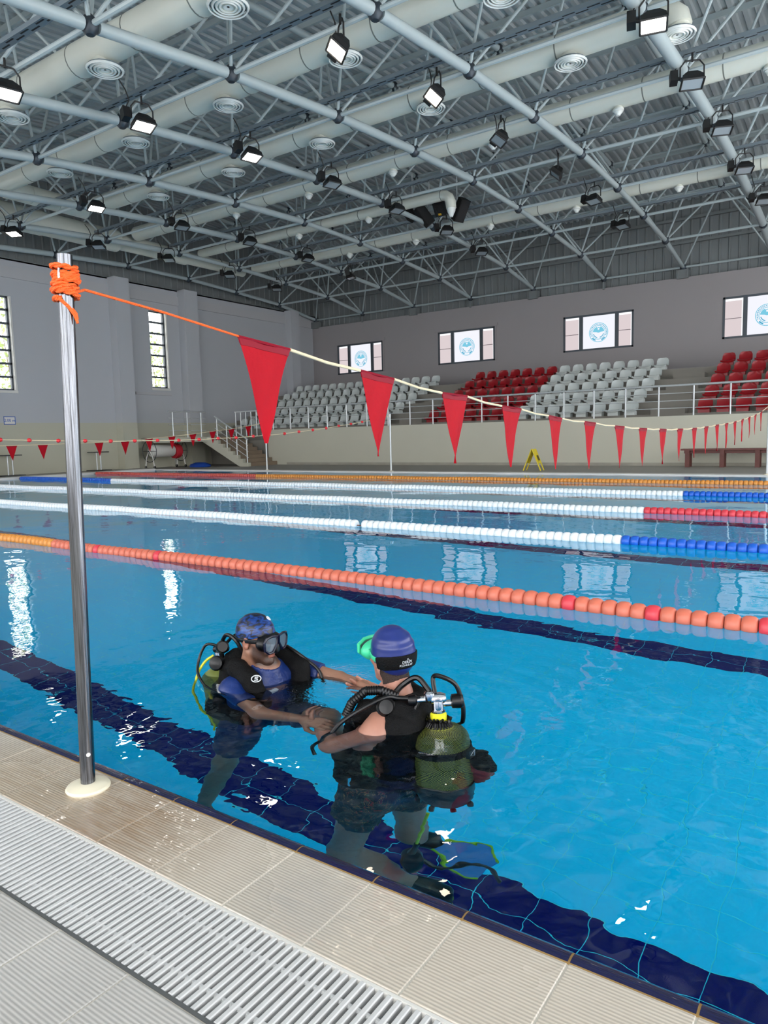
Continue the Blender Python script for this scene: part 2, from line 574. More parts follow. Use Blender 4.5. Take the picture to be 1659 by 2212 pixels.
# white overflow grate: loose slats on three rods
grate = empty('drain_grate', (-1.4, .916, 0), 'white plastic overflow grate of narrow slats along the pool edge', 'grate')
a, b, c, d = .0060, .1145, .019, .0020
sv = [(-a, -b, -c), (a, -b, -c), (a, b, -c), (-a, b, -c), (-a, -b, -d), (a, -b, -d), (a, b, -d), (-a, b, -d), (-a + d, -b + d, 0), (a - d, -b + d, 0), (a - d, b - d, 0), (-a + d, b - d, 0)]
sf = [(3, 2, 1, 0), (8, 9, 10, 11)]
for i in range(4):
    j = (i + 1) % 4
    sf += [(i, j, 4 + j, 4 + i), (4 + i, 4 + j, 8 + j, 8 + i)]
slat_me = MB().add(sv, sf).mesh('slat', grate_white)
for k in range(240):
    inst('slat', slat_me, Matrix.Translation((-4.9 + .0212 * k, .916 + random.uniform(-.0008, .0008), -.001 + random.uniform(-.0007, .0007))), grate)
for yy in (.855, .975):
    MB().tube([(-4.95, yy, -.011), (.2, yy, -.011)], .0055, 6).build('rod', grate_white, grate)
MB().box(-5, 1, .801, .8075, -.25, -.0215).build('gutter_ledge', gutter_dark, floor)
MB().box(-5, 1, 1.0245, 1.031, -.25, -.0215).build('gutter_ledge', gutter_dark, floor)

# ------------------------------------------------------------------ hall shell
XW, YB, ZB = -24.2, 29.0, 6.65
structure('floor_far', MB().box(XW, 8, PY1 + .42, YB, -.4, .0), deck_grey)
structure('floor_end', MB().box(XW, PX0 - .55, -8, PY1 + .42, -.4, .03), deck_grey)
structure('trim_far_kerb', MB().box(PX0 - .55, 8, PY1 - .01, PY1 + .42, -.4, .012), kerb_white)
structure('trim_end_kerb', MB().box(PX0 - .55, PX0 + .01, PY0 - .3, PY1 - .01, -.4, .04), kerb_white)


def wall_with_openings(mb, u0_, u1_, z0, z1, holes, put):
    """holes: (u0, u1, z0, z1); put(mb, u0, u1, z0, z1) adds one slab"""
    u = u0_
    for a0, a1, b0, b1 in sorted(holes):
        put(mb, u, a0, z0, z1)
        put(mb, a0, a1, z0, b0)
        put(mb, a0, a1, b1, z1)
        u = a1
    put(mb, u, u1_, z0, z1)


LW = [(7.25, 8.07, 2.9, 6.05), (12.42, 13.24, 2.9, 6.02), (18.86, 19.68, 3.22, 6.28)]
mb = MB()
wall_with_openings(mb, -8, YB + .3, -.2, 7.25, LW, lambda m_, a, b, c, d: m_.box(XW - .3, XW, a, b, c, d))
structure('wall_left', mb, two_tone)
structure('trim_left_beam', MB().box(XW, XW + .05, -8, YB, 6.62, 6.98), wall_grey)
for y0_, y1_ in ((11.0, 11.7), (17.05, 17.70), (20.35, 21.05), (26.9, 27.5)):
    o = structure('column', MB().box(XW - .01, XW + .42, y0_, y1_, -.1, 7.25), two_tone)
structure('trim_left_ledge', MB().box(XW, XW + .07, 18.0, 19.75, 2.92, 3.02), wall_grey)

BW = [(-22.6, -19.85, 4.17, 5.62), (-16.76, -13.92, 4.22, 5.68), (-10.82, -8.0, 4.28, 5.70), (-4.82, -2.0, 4.26, 5.74)]
mb = MB()
wall_with_openings(mb, XW, 8, -.2, ZB, BW, lambda m_, a, b, c, d: m_.box(a, b, YB, YB + .3, c, d))
structure('wall_back', mb, back_grey)


# the glazed walls behind and beside the camera, which let the daylight in
NW = [(-23.4 + 2.957 * k, -23.4 + 2.957 * k + 2.2, .9, 5.2) for k in range(10)]
mb = MB()
wall_with_openings(mb, XW, 8, -.2, 7.0, NW, lambda m_, a, b, c, d: m_.box(a, b, -6.6, -6.3, c, d))
structure('wall_near', mb, wall_grey)
RW = [(-5.6 + 2.957 * k, -5.6 + 2.957 * k + 2.2, .9, 5.6) for k in range(11)]
mb = MB()
wall_with_openings(mb, -6.6, YB, -.2, 9.5, RW, lambda m_, a, b, c, d: m_.box(8, 8.3, a, b, c, d))
structure('wall_right', mb, wall_grey)


def rib_sheet(p0, p1, zf0, zf1, pitch, depth, nrm):
    """vertical cladding with raised ribs from p0 to p1 (xy), between z functions"""
    mb_ = MB()
    p0, p1, nrm = Vector(p0), Vector(p1), Vector(nrm)
    n_ = int((p1 - p0).length / pitch)
    vs_, fs_ = [], []
    for i in range(n_ + 1):
        for f, dd in ((0, 0), (.2, 0), (.28, depth), (.42, depth), (.5, 0)):
            q = p0 + (p1 - p0) * ((i + f) / (n_ + 1)) + nrm * dd
            vs_ += [(q.x, q.y, zf0(q)), (q.x, q.y, zf1(q))]
    for i in range(len(vs_) // 2 - 1):
        fs_.append((2 * i, 2 * i + 2, 2 * i + 3, 2 * i + 1))
    return mb_.add(vs_, fs_)


YJ = [29.0, 26.3, 23.5, 20.8, 17.85, 14.9, 12.0, 9.1, 6.45, 3.6, .9]
ZJ = [7.02, 7.44, 7.62, 7.75, 7.78, 7.65, 7.45, 7.15, 6.78, 6.4, 6.0]
XK = [-23.96 + 2.957 * k for k in range(11)]


def zlow(y_):
    return float(np.interp(y_, YJ[::-1], ZJ[::-1]))


def zroof(y_):
    return zlow(min(y_, 28.0)) + 2.62 - max(0, y_ - 26.0) * .10


structure('wall_back_cladding', rib_sheet((XW - .9, YB + .3, 0), (8.6, YB + .3, 0), lambda q: ZB - .05, lambda q: zroof(YB) + .3, .33, -.03, (0, 1, 0)), cladding)
structure('wall_left_cladding', rib_sheet((XW - .45, -7, 0), (XW - .45, YB + .9, 0), lambda q: 7.2, lambda q: zroof(q.y) + .05, .33, .03, (1, 0, 0)), cladding)
structure('trim_wall_cap', MB().box(XW - .5, XW, -7, YB + .3, 7.2, 7.28), cladding)
mb = MB()
for zz in (7.9, 8.75):
    mb.box(XW, 8, YB + .12, YB + .24, zz, zz + .10)
structure('trim_back_rails', mb, cladding)

# roof sheet: trapezoid ribs run down the slope
mb = MB()
ys = np.linspace(-7, YB + .5, 26)
prof = []
x = XW - .7
while x < 7.5:
    prof += [(x, 0), (x + .10, 0), (x + .13, .055), (x + .22, .055)]
    x += .25
vs = [(px, float(yy), zroof(float(yy)) + pz) for yy in ys for px, pz in prof]
n = len(prof)
fs = [(j * n + i, j * n + i + 1, (j + 1) * n + i + 1, (j + 1) * n + i) for j in range(len(ys) - 1) for i in range(n - 1)]
structure('ceiling', mb.add(vs, fs), roof_sheet)

# ------------------------------------------------------------------ space frame
truss = empty('roof_truss', (-9, 15, 7.5), kind='structure')
tube_me = {}
for kind, nseg in (('thick', 12), ('thin', 8)):
    tube_me[kind] = MB().lathe([(1, 0), (1, 1)], nseg).mesh('strut', steel_white, smooth=True)
node_me = MB().lathe([(.5, -1), (.95, -.55), (1.05, 0), (.95, .55), (.5, 1)], 10).mesh('node', node_dark, smooth=True)


def member(name, a, b, r, kind='thin', trim=.0):
    a, b = Vector(a), Vector(b)
    d_ = (b - a)
    ln = d_.length
    q = d_.to_track_quat('Z', 'Y')
    a2 = a + d_ * (trim / ln)
    return inst(name, tube_me[kind], Matrix.Translation(a2) @ q.to_matrix().to_4x4() @ Matrix.Diagonal((r, r, ln - 2 * trim, 1)), truss)


LN = {(j, k): Vector((XK[k], YJ[j], ZJ[j])) for j in range(len(YJ)) for k in range(len(XK))}
UN = {}
for j in range(len(YJ) - 1):
    for k in range(len(XK) - 1):
        ym = (YJ[j] + YJ[j + 1]) / 2
        UN[(j, k)] = Vector(((XK[k] + XK[k + 1]) / 2, ym, (ZJ[j] + ZJ[j + 1]) / 2 + 2.30 - (.25 if j == 0 else 0)))


def vis(p_):
    """rough angle of a point off the camera axis, so that the nearest members in view become single parts"""
    d_ = Vector(p_) - EYE
    return (0 if d_.normalized().dot(fw) > .72 else 100) + d_.length


def rod_mass(name, segs, r):
    mb_ = MB()
    for a_, b_ in segs:
        mb_.tube([a_, b_], r, 6, caps=False)
    o_ = mb_.build(name, steel_white, truss, smooth=True)
    o_['kind'] = 'stuff'


for (j, k), p_ in LN.items():
    inst('node', node_me, Matrix.Translation(p_) @ Matrix.Diagonal((.115, .115, .13, 1)), truss)
    if (j + 1, k) in LN:
        a, b = p_, LN[(j + 1, k)]
        member('lower_chord', a, b, .115 if k >= 7 else .09 if j > 3 else .072, 'thick', .12)
    if (j, k + 1) in LN:
        member('cross_chord', p_, LN[(j, k + 1)], .042, 'thin', .10)
for (j, k), p_ in UN.items():
    inst('node', node_me, Matrix.Translation(p_) @ Matrix.Diagonal((.10, .10, .11, 1)), truss)
    if (j + 1, k) in UN:
        member('upper_chord', p_, UN[(j + 1, k)], .075, 'thick', .10)
    if (j, k + 1) in UN:
        member('upper_cross_chord', p_, UN[(j, k + 1)], .034, 'thin', .1)
diag = []
for (j, k), p_ in UN.items():
    for dj in (0, 1):
        for dk in (0, 1):
            diag.append((LN[(j + dj, k + dk)], p_))
diag.sort(key=lambda s: vis((s[0] + s[1]) / 2))
for a, b in diag[:298]:
    member('diagonal', a, b, .031, 'thin', .1)
rod_mass('diagonals', diag[298:], .031)
# purlins under the sheet, every 1.4 m up the slope
for i in range(25):
    yy = -5.5 + i * 1.42
    MB().box(XW - .4, 7, yy - .03, yy + .03, zroof(yy) - .13, zroof(yy) - .005).build('purlin', steel_white, truss)
# bearings on the back wall
for k in (0, 2, 4, 6, 8, 10):
    mb = MB().box(XK[k] - .16, XK[k] + .16, YB - .12, YB + .2, ZB - .05, 6.92)
    mb.box(XK[k] - .2, XK[k] - .16, YB - .16, YB + .2, ZB - .05, 6.92).box(XK[k] + .16, XK[k] + .2, YB - .16, YB + .2, ZB - .05, 6.92)
    mb.build('bearing', cladding, truss)
for k in (1, 3, 5, 7, 9):
    MB().box(XK[k] - .04, XK[k] + .04, YB - .04, YB + .2, ZB - .05, 6.95).build('bearing_stud', cladding, truss)

# cable trays lie on the chords beside the node rows
names_row = ['', 'second', 'third', 'fourth', 'fifth', 'sixth', 'seventh', 'eighth', 'ninth']
for j in range(2, 10):
    yy, zz = YJ[j] - .26, zlow(YJ[j] - .26) + .20
    t_ = empty('cable_tray', (-9, yy, zz), 'grey perforated cable tray on the roof truss, %s chord row from the seating wall' % ORD[j], 'cable tray', 'cable trays on the roof truss')
    MB().box(-21.2, 5.6, yy - .065, yy + .065, zz - .006, zz).build('bed', tray_steel, t_)
    for s in (-1, 1):
        MB().box(-21.2, 5.6, yy + s * .065 - .005, yy + s * .065 + .005, zz - .01, zz + .06).build('side_rail', tray_steel, t_)
    mb = MB()
    for i in range(67):
        xx = -21.2 + .4 * i
        mb.box(xx, xx + .2, yy - .04, yy - .014, zz - .008, zz - .0055).box(xx + .2, xx + .4, yy + .014, yy + .04, zz - .008, zz - .0055)
    mb.build('slots', dark_gap, t_)

# ------------------------------------------------------------------ air ducts
def diffuser(x_, y_, z_, par, neck):
    o_ = MB().lathe([(.19, neck + .05), (.19, .01)], 18, (x_, y_, z_)).build('outlet', duct_cream, par, smooth=True)
    rings = MB()
    for q in (.285, .225, .17, .12):
        rings.lathe([(q - .02, -.002), (q, -.010), (q + .018, .02), (q, .035), (q - .02, -.002)], 22, (x_, y_, z_), capped=False)
    rings.lathe([(.02, .01), (.07, .0), (.02, .025)], 14, (x_, y_, z_))
    rings.build('diffuser', duct_white, o_, smooth=True)
    MB().lathe([(.275, .045), (.275, .055)], 20, (x_, y_, z_)).build('throat', tray_steel, o_)


def duct(y_, z_, r, xa, xb, label, drops, small, end=None):
    d_ = empty('air_duct', ((xa + xb) / 2, y_, z_), label, 'air duct', 'air ducts in the roof truss')
    n_ = int((xb - xa) / 1.48)
    for i in range(n_):
        a_, b_ = xa + (xb - xa) * i / n_, xa + (xb - xa) * (i + 1) / n_
        MB().lathe([(r, a_ + .004), (r, b_ - .004)], 20, (0, y_, z_), (1, 0, 0)).build('section', duct_cream, d_, smooth=True)
    band = MB().lathe([(r + .002, -.012), (r + .005, -.008), (r + .005, .008), (r + .002, .012)], 20, axis=(1, 0, 0)).mesh('joint_band', duct_seam, smooth=True)
    for i in range(n_ + 1):
        inst('joint_band', band, Matrix.Translation((xa + (xb - xa) * i / n_, y_, z_)), d_)
    for xx in drops:
        zb_ = z_ - r
        if not small:
            diffuser(xx, y_, zb_ - .085, d_, .10)
        else:
            o_ = MB().lathe([(.105, .06), (.105, -.03)], 14, (xx, y_, zb_)).build('outlet', duct_cream, d_, smooth=True)
            MB().lathe([(.12, -.025), (.12, -.055), (.095, -.07), (.095, -.09), (.055, -.13), (.045, -.155), (.02, -.16)], 14, (xx, y_, zb_)).build('nozzle', duct_white, o_, smooth=True)
    if end == 'elbow':
        MB().tube([(xb, y_, z_), (xb + .12, y_, z_ - .02), (xb + .24, y_, z_ - .1), (xb + .30, y_, z_ - .24), (xb + .31, y_, z_ - .42)], r, 18).build('elbow', duct_cream, d_, smooth=True)
        MB().lathe([(.13, -.4), (.12, -.5), (.08, -.58), (.05, -.66), (.02, -.67)], 14, (xb + .31, y_, z_)).build('nozzle', duct_white, d_, smooth=True)
    if end == 'wide elbow':
        MB().tube([(xb, y_, z_), (xb + .2, y_, z_ - .01), (xb + .36, y_, z_ - .06), (xb + .47, y_, z_ - .16), (xb + .50, y_, z_ - .30)], r, 18).build('elbow', duct_cream, d_, smooth=True)
        diffuser(xb + .50, y_, z_ - .42, d_, .12)
    return d_


mid = [(XK[k] + XK[k + 1]) / 2 for k in range(10)]
D29 = [-16.55, -13.63, -10.75, -7.86, -4.9, -2.0, .9]
duct(7.78, 7.50, .265, -17.4, 6.5, 'wide cream air duct with round diffusers, nearest the camera in the roof truss', [x_ + .02 for x_ in D29], False)
duct(10.55, 7.88, .245, -19.3, 6.5, 'wide cream air duct with round diffusers, second from the camera in the roof truss', D29, False)
duct(13.45, 8.05, .24, -19.3, -3.55, 'wide cream air duct with round diffusers, third from the camera in the roof truss', D29[:5], False, 'wide elbow')
duct(16.38, 8.20, .235, -21.4, 6.5, 'cream air duct with small cone nozzles, fourth from the camera in the roof truss', D29, True)
duct(19.3, 8.10, .15, -21.5, -10.95, 'thin cream air duct that ends in an elbow beside the hanging loudspeakers', D29[:2], True, 'elbow')
duct(22.15, 8.03, .18, -21.5, 6.5, 'cream air duct with small cone nozzles, last before the seating wall', D29, True)
trunk = empty('trunk_duct', (-21.9, 17, 7.95), 'big cream trunk duct across the left end of the roof truss', 'air duct')
for a, b, r in [(10.6, 13.2, .38), (13.2, 15.9, .36), (15.9, 18.9, .27), (18.9, 21.9, .22)]:
    MB().lathe([(r, a + .005), (r, b - .005)], 20, (-21.9, 0, 7.95), (0, 1, 0)).build('section', duct_cream, trunk, smooth=True)
link = empty('link_duct', (-19.5, 12, 7.95), 'short cream link duct joining the ends of two wide ducts', 'air duct')
for a, b in ((10.80, 11.5), (11.5, 12.3), (12.3, 13.2)):
    MB().lathe([(.25, a + .005), (.25, b - .005)], 20, (-19.55, 0, 7.90), (0, 1, 0)).build('section', duct_cream, link, smooth=True)

# ------------------------------------------------------------------ floodlights on the lower chord nodes
lens_on = emit('lamp_glass_lit', (255, 250, 242), 22.0)
lens_warm = emit('lamp_glass_warm', (255, 238, 214), 22.0)
lens_off = mat('lamp_glass_dark', (150, 160, 166), 0.12)
lamp_black = mat('lamp_housing_black', (18, 18, 19), 0.5)
LAMPS = [((-11.08, 6.28), 'lit', (.75, -.2)), ((-11.10, 8.77), 'lit', (.75, -.2)), ((-11.17, 11.57), 'lit', (.75, -.2)), ((-16.64, 11.54), 'lit', (.75, -.2)),
         ((-20.30, 11.40), 'lit', (.3, -.7)), ((-6.77, 8.94), 'warm', (-.55, -.65)), ((-6.71, 11.65), 'warm', (-.55, -.65)), ((-2.98, 11.65), 'lit', (.2, -.75)),
         ((-6.85, 14.59), 'off', (-.5, -.5)), ((-3.0, 14.41), 'off', (.3, -.75)), ((-2.99, 17.36), 'off', (.3, -.75)), ((-2.97, 20.29), 'off', (.3, -.75)),
         ((-6.79, 17.72), 'off', (-.9, -.3)), ((-6.71, 20.29), 'off', (-.2, -.75)), ((-6.68, 22.9), 'off', (-.2, -.75)), ((-11.51, 22.98), 'off', (.5, -.5)),
         ((-11.37, 20.31), 'off', (.5, -.5)), ((-11.42, 17.55), 'off', (.6, -.2)), ((-11.26, 14.43), 'off', (.6, -.2)), ((-16.9, 14.52), 'off', (.6, -.2)),
         ((-16.91, 17.28), 'off', (.6, -.2)), ((-16.94, 20.17), 'off', (.6, -.2)), ((-20.63, 17.07), 'off', (.4, -.6)), ((-20.46, 14.2), 'off', (.4, -.6)),
         ((-20.9, 20.2), 'off', (.4, -.6)), ((-20.92, 22.85), 'off', (.4, -.6)), ((-17.25, 23.1), 'off', (.7, .2)), ((-2.85, 22.96), 'off', (.3, -.75))]
def wcol(x):
    return 'fifth' if x < -19 else 'fourth' if x < -14 else 'third' if x < -9 else 'second' if x < -5 else 'first'



def floodlight(pos, state, aim, label):
    x_, y_ = pos
    z_ = zlow(y_) - .36
    f = empty('floodlight', (x_, y_, z_), label, 'floodlight', 'floodlights under the roof truss')
    dv = Vector((aim[0], aim[1], -1.15 if state == 'warm' or aim[0] < -.4 else -3.0)).normalized()           # the way the glass looks
    sd = Vector((0, 0, 1)).cross(dv).normalized()
    upv = dv.cross(sd)
    c_ = Vector((x_, y_, z_))
    hw, hh_, dp = .185, .145, .14
    front = [c_ + sd * (i * hw) + upv * (k * hh_) + dv * .06 for i, k in ((-1, -1), (1, -1), (1, 1), (-1, 1))]
    mid_ = [c_ + sd * (i * hw * .96) + upv * (k * hh_ * .96) - dv * .02 for i, k in ((-1, -1), (1, -1), (1, 1), (-1, 1))]
    back = [c_ + sd * (i * hw * .45) + upv * (k * hh_ * .5) - dv * dp for i, k in ((-1, -1), (1, -1), (1, 1), (-1, 1))]
    fs_ = [(11, 10, 9, 8), (0, 1, 2, 3)]
    for i in range(4):
        j_ = (i + 1) % 4
        fs_ += [(i, j_, 4 + j_, 4 + i), (4 + i, 4 + j_, 8 + j_, 8 + i)]
    MB().add(front + mid_ + back, fs_).build('housing', lamp_black, f)
    rim = MB()
    for i in range(4):
        p0, p1 = front[i], front[(i + 1) % 4]
        rim.tube([p0 + dv * .008, p1 + dv * .008], .018, 6)
    rim.build('rim', lamp_black, f)
    g_ = MB().add([p_ + (c_ + dv * .06 - p_) * .10 + dv * .006 for p_ in front], [(0, 1, 2, 3)]).build('glass', {'lit': lens_on, 'warm': lens_warm, 'off': lens_off}[state], f)
    g_['label'] = 'glowing glass' if state != 'off' else 'unlit glass'
    top = c_ - dv * .05
    yk = MB()
    for s in (-1, 1):
        yk.tube([top + sd * (s * .20), top + sd * (s * .20) + Vector((0, 0, .2)), top + sd * (s * .12) + Vector((0, 0, .30))], .014, 6)
    yk.tube([top + sd * .12 + Vector((0, 0, .30)), top - sd * .12 + Vector((0, 0, .30))], .014, 6)
    yk.tube([top + Vector((0, 0, .28)), top + Vector((0, 0, .42))], .02, 6)
    yk.build('bracket', lamp_black, f)
    gear = c_ - sd * .31 - dv * .02 + Vector((0, 0, .06))
    MB().obox(gear, sd * .065, upv * .08, dv * .10).build('gear_box', lamp_black, f)
    MB().tube([gear, c_ - sd * .2 - dv * .06], .03, 6).build('arm', lamp_black, f)
    MB().tube([gear + Vector((0, 0, .08)), gear + Vector((0, 0, .26)) + sd * .08, gear + Vector((0, 0, .42)) + sd * .02, gear + Vector((0, -.1, .55))], .012, 5).build('cable', lamp_black, f)
    return f


for pos, st, aim in LAMPS:
    row = min(range(len(YJ)), key=lambda j: abs(YJ[j] - .3 - pos[1]))
    lb = 'black floodlight %s, chord row %s from seating wall, %s of five truss lines' % ({'lit': 'glowing white', 'warm': 'glowing warm white', 'off': 'switched off'}[st], ORD[row], wcol(pos[0]))
    floodlight(pos, st, aim, lb)

# loudspeakers hung in a ring
sp_black = mat('speaker_black', (10, 10, 11), 0.6)
sp_grille = mat('speaker_grille', (22, 22, 24), 0.8, bump=.4, bscale=120)
badge = mat('speaker_badge', (200, 160, 40), 0.4)
for i, (dx, dy, dz, tx, ty, word) in enumerate([(-11.51, 20.12, 8.17, .05, -.75, 'upright one, with a yellow badge'), (-10.78, 20.12, 7.86, .7, -.3, 'tilted one beside the thin duct elbow'), (-12.05, 20.12, 7.93, -.5, -.5, 'small one in the middle of the ring'), (-12.67, 20.12, 8.19, -.8, -.1, 'one behind a dark floodlight')]):
    c = Vector((dx, dy, dz))
    dv = Vector((tx, ty, -.55)).normalized()
    sd = Vector((0, 0, 1)).cross(dv).normalized()
    upv = dv.cross(sd)
    s_ = empty('loudspeaker', c, 'black loudspeaker hung under the roof: the %s' % word, 'loudspeaker', 'loudspeakers hung in a ring')
    w = .175
    fr = [c + sd * (a_ * w) + upv * (b_ * .33) + dv * .14 for a_, b_ in ((-1, -1), (1, -1), (1, 1), (-1, 1))]
    bk = [c + sd * (a_ * w * .7) + upv * (b_ * .33) - dv * .14 for a_, b_ in ((-1, -1), (1, -1), (1, 1), (-1, 1))]
    MB().add(fr + bk, [(0, 1, 2, 3), (7, 6, 5, 4)] + [(q, 4 + q, 4 + (q + 1) % 4, (q + 1) % 4) for q in range(4)]).build('cabinet', sp_black, s_)
    MB().obox(c + dv * .148, sd * (w - .02), upv * .31, dv * .006).build('grille', sp_grille, s_)
    if i == 0:
        MB().obox(c + dv * .157 - upv * .26, sd * .05, upv * .03, dv * .003).build('badge', badge, s_)
    MB().tube([c - dv * .15, c - dv * .2 + Vector((0, 0, .3)), c - dv * .2 + Vector((0, 0, 1.0))], .018, 6).build('hanger', rail_steel, s_)

# ------------------------------------------------------------------ windows
poster_lit = emit('window_film_white', (246, 247, 255), 1.0)
blind_lit = emit('window_blind_pink', (228, 214, 216), .95)
sky_slit = emit('window_sky_slit', (252, 252, 255), 1.1)
blind_seam = mat('blind_seam', (150, 134, 138), 0.7)
logo_blue = emit('emblem_blue', (128, 208, 234), .95)
logo_deep = emit('emblem_deep_blue', (78, 180, 216), .9)
glass = bpy.data.materials.new('window_glass')
glass.use_nodes = True
_p = glass.node_tree.nodes['Principled BSDF']
_p.inputs['Transmission Weight'].default_value = 1.0
_p.inputs['Roughness'].default_value = 0.02
_p.inputs['IOR'].default_value = 1.05
_p.inputs['Base Color'].default_value = (.95, .97, .97, 1)

for i, (a, b, z0, z1) in enumerate(BW):
    w_ = empty('window_%d' % (i + 1), ((a + b) / 2, YB, (z0 + z1) / 2), kind='structure')
    y = YB + .02
    fr = MB()
    t = .07
    m1, m2 = a + (b - a) * .26, a + (b - a) * .77
    fr.box(a, b, YB - .02, YB + .12, z1 - t, z1).box(a, b, YB - .02, YB + .12, z0, z0 + t)
    fr.box(a, a + t, YB - .02, YB + .12, z0, z1).box(b - t, b, YB - .02, YB + .12, z0, z1)
    fr.box(m1 - .07, m1 + .07, YB - .03, YB + .12, z0, z1).box(m2 - .07, m2 + .07, YB - .03, YB + .12, z0, z1)
    fr.build('window_frame', frame_grey, w_)
    if i < 2:
        MB().box(a - .15, b + .15, YB - .05, YB, z1 + .02, z1 + .13).box(b + .02, b + .1, YB - .04, YB, z0, z1 + .02).build('box_trim', back_grey, w_)
    MB().box(m1 + .07, m2 - .07, YB + .05, YB + .07, z0 + t, z1 - t).build('poster_pane', poster_lit, w_)
    for p0, p1 in ((a + t, m1 - .07), (m2 + .07, b - t)):
        o = MB().box(p0, p1, YB + .05, YB + .07, z0 + t, z1 - t).build('pane', sky_slit, w_)
        MB().box(p0, p1 - .05, YB + .035, YB + .045, z0 + t, z1 - t - .08).build('blind', blind_lit, o)
        zm = (z0 + z1) / 2 - .03
        MB().box(p0, p1 - .05, YB + .03, YB + .036, zm - .012, zm + .012).build('blind_seam', blind_seam, o)
    # round emblem on the film: double ring, ring of small marks, bird-like body over a bowl
    cx, cz, R0 = (m1 + m2) / 2 - .02, (z0 + z1) / 2 - .02, .385
    yy = YB + .047
    mb = MB()

    def ring(mb_, r0_, r1_, a0=0, a1=2 * PI, n=36, dy=0, sx=1.0, sz=1.0, ox=0, oz=0):
        vs_, fs_ = [], []
        for q in range(n + 1):
            t_ = a0 + (a1 - a0) * q / n
            for r in (r0_, r1_):
                vs_.append((cx + ox + r * sx * math.cos(t_), yy - dy, cz + oz + r * sz * math.sin(t_)))
        for q in range(n):
            fs_.append((2 * q, 2 * q + 1, 2 * q + 3, 2 * q + 2))
        mb_.add(vs_, fs_)

    ring(mb, R0 * .93, R0)
    ring(mb, R0 * .66, R0 * .72)
    ring(mb, .001, .60 * R0, PI * .04, PI * .40, 14)
    ring(mb, .001, .60 * R0, PI * .60, PI * .96, 14)
    ring(mb, .10 * R0, .17 * R0, 0, 2 * PI, 20, .001, 1, 1, 0, .36 * R0)
    ring(mb, .001, .30 * R0, PI * 1.30, PI * 1.70, 8, .001, 1, 1, 0, .26 * R0)
    e_ = mb.build('emblem', logo_blue, w_)
    mb = MB()
    for q in range(22):
        t_ = PI * (-.12) + PI * 1.24 * q / 21
        px, pz, r = cx + R0 * .825 * math.cos(t_), cz + R0 * .825 * math.sin(t_), .018
        mb.box(px - r, px + r, yy - .002, yy - .001, pz - r, pz + r)
    ring(mb, R0 * .77, R0 * .90, PI * 1.22, PI * 1.38, 8, .002)
    ring(mb, R0 * .77, R0 * .90, PI * 1.62, PI * 1.78, 8, .002)
    ring(mb, .50 * R0, .58 * R0, PI * 1.08, PI * 1.42, 10, .002)
    ring(mb, .50 * R0, .58 * R0, PI * 1.58, PI * 1.92, 10, .002)
    mb.build('emblem_marks', logo_deep, e_)

bush = mat('outside_leaves', (176, 190, 130), 0.6, noise=.35, nscale=1.5)
bark = mat('outside_bark', (120, 104, 84), 0.8)
for i, (a, b, z0, z1) in enumerate(LW[1:]):
    w_ = empty('window_%d' % (i + 5), (XW, (a + b) / 2, (z0 + z1) / 2), kind='structure')
    n = 7
    fr = MB()
    fr.box(XW - .2, XW - .1, a, a + .05, z0, z1).box(XW - .2, XW - .1, b - .07, b, z0, z1).box(XW - .2, XW - .1, a, b, z0, z0 + .05).box(XW - .2, XW - .1, a, b, z1 - .05, z1)
    for q in range(1, n):
        zz = z0 + (z1 - z0) * q / n
        fr.box(XW - .2, XW - .1, a, b, zz - .035, zz + .035)
    fr.build('window_frame', frame_grey, w_)
    MB().box(XW - .28, XW + .02, b - .01, b + .05, z0 - .05, z1).box(XW - .28, XW + .03, a - .06, b + .06, z0 - .1, z0 - .02).build('window_sill', kerb_white, w_)
    for q in range(n):
        p0, p1 = z0 + (z1 - z0) * q / n, z0 + (z1 - z0) * (q + 1) / n
        MB().box(XW - .165, XW - .155, a + .05, b - .07, p0 + .035, p1 - .035).build('pane', glass, w_)
    # shrubbery that shows through the panes
    rng = np.random.default_rng(11 + i)
    mb = MB()
    for q in range(1700):
        c = Vector((XW - 2.2 + rng.normal() * .5, (a + b) / 2 + .8 + rng.normal() * 1.1, 1.2 + rng.random() * (5.2 if i == 0 else 4.6)))
        u_ = Vector(rng.normal(size=3)).normalized() * (.05 + .06 * rng.random())
        v_ = u_.orthogonal().normalized() * .05
        mb.add([c - u_, c + v_, c + u_, c - v_], [(0, 1, 2, 3)])
    s_ = empty('outside_shrub', (XW - 2.2, (a + b) / 2 + .8, 0), 'leafy green shrub outside, seen through the %s slatted side window' % ('tall', 'narrow')[i], 'shrub')
    o = mb.build('leaves', bush, s_)
    o['kind'] = 'stuff'
    st = MB()
    for q in range(5):
        yy = (a + b) / 2 + .8 + (q - 2) * .5
        st.tube([(XW - 2.2, yy, -.2), (XW - 2.2 + .1 * q, yy + .1, 2.5), (XW - 2.3, yy + .3 - .1 * q, 5.4)], [.05, .03, .012], 5)
    st.build('stems', bark, s_)
structure('ground_outside', MB().box(XW - 14, XW - .3, -8, 34, -.4, -.2), mat('outside_ground', (150, 150, 120), .9))

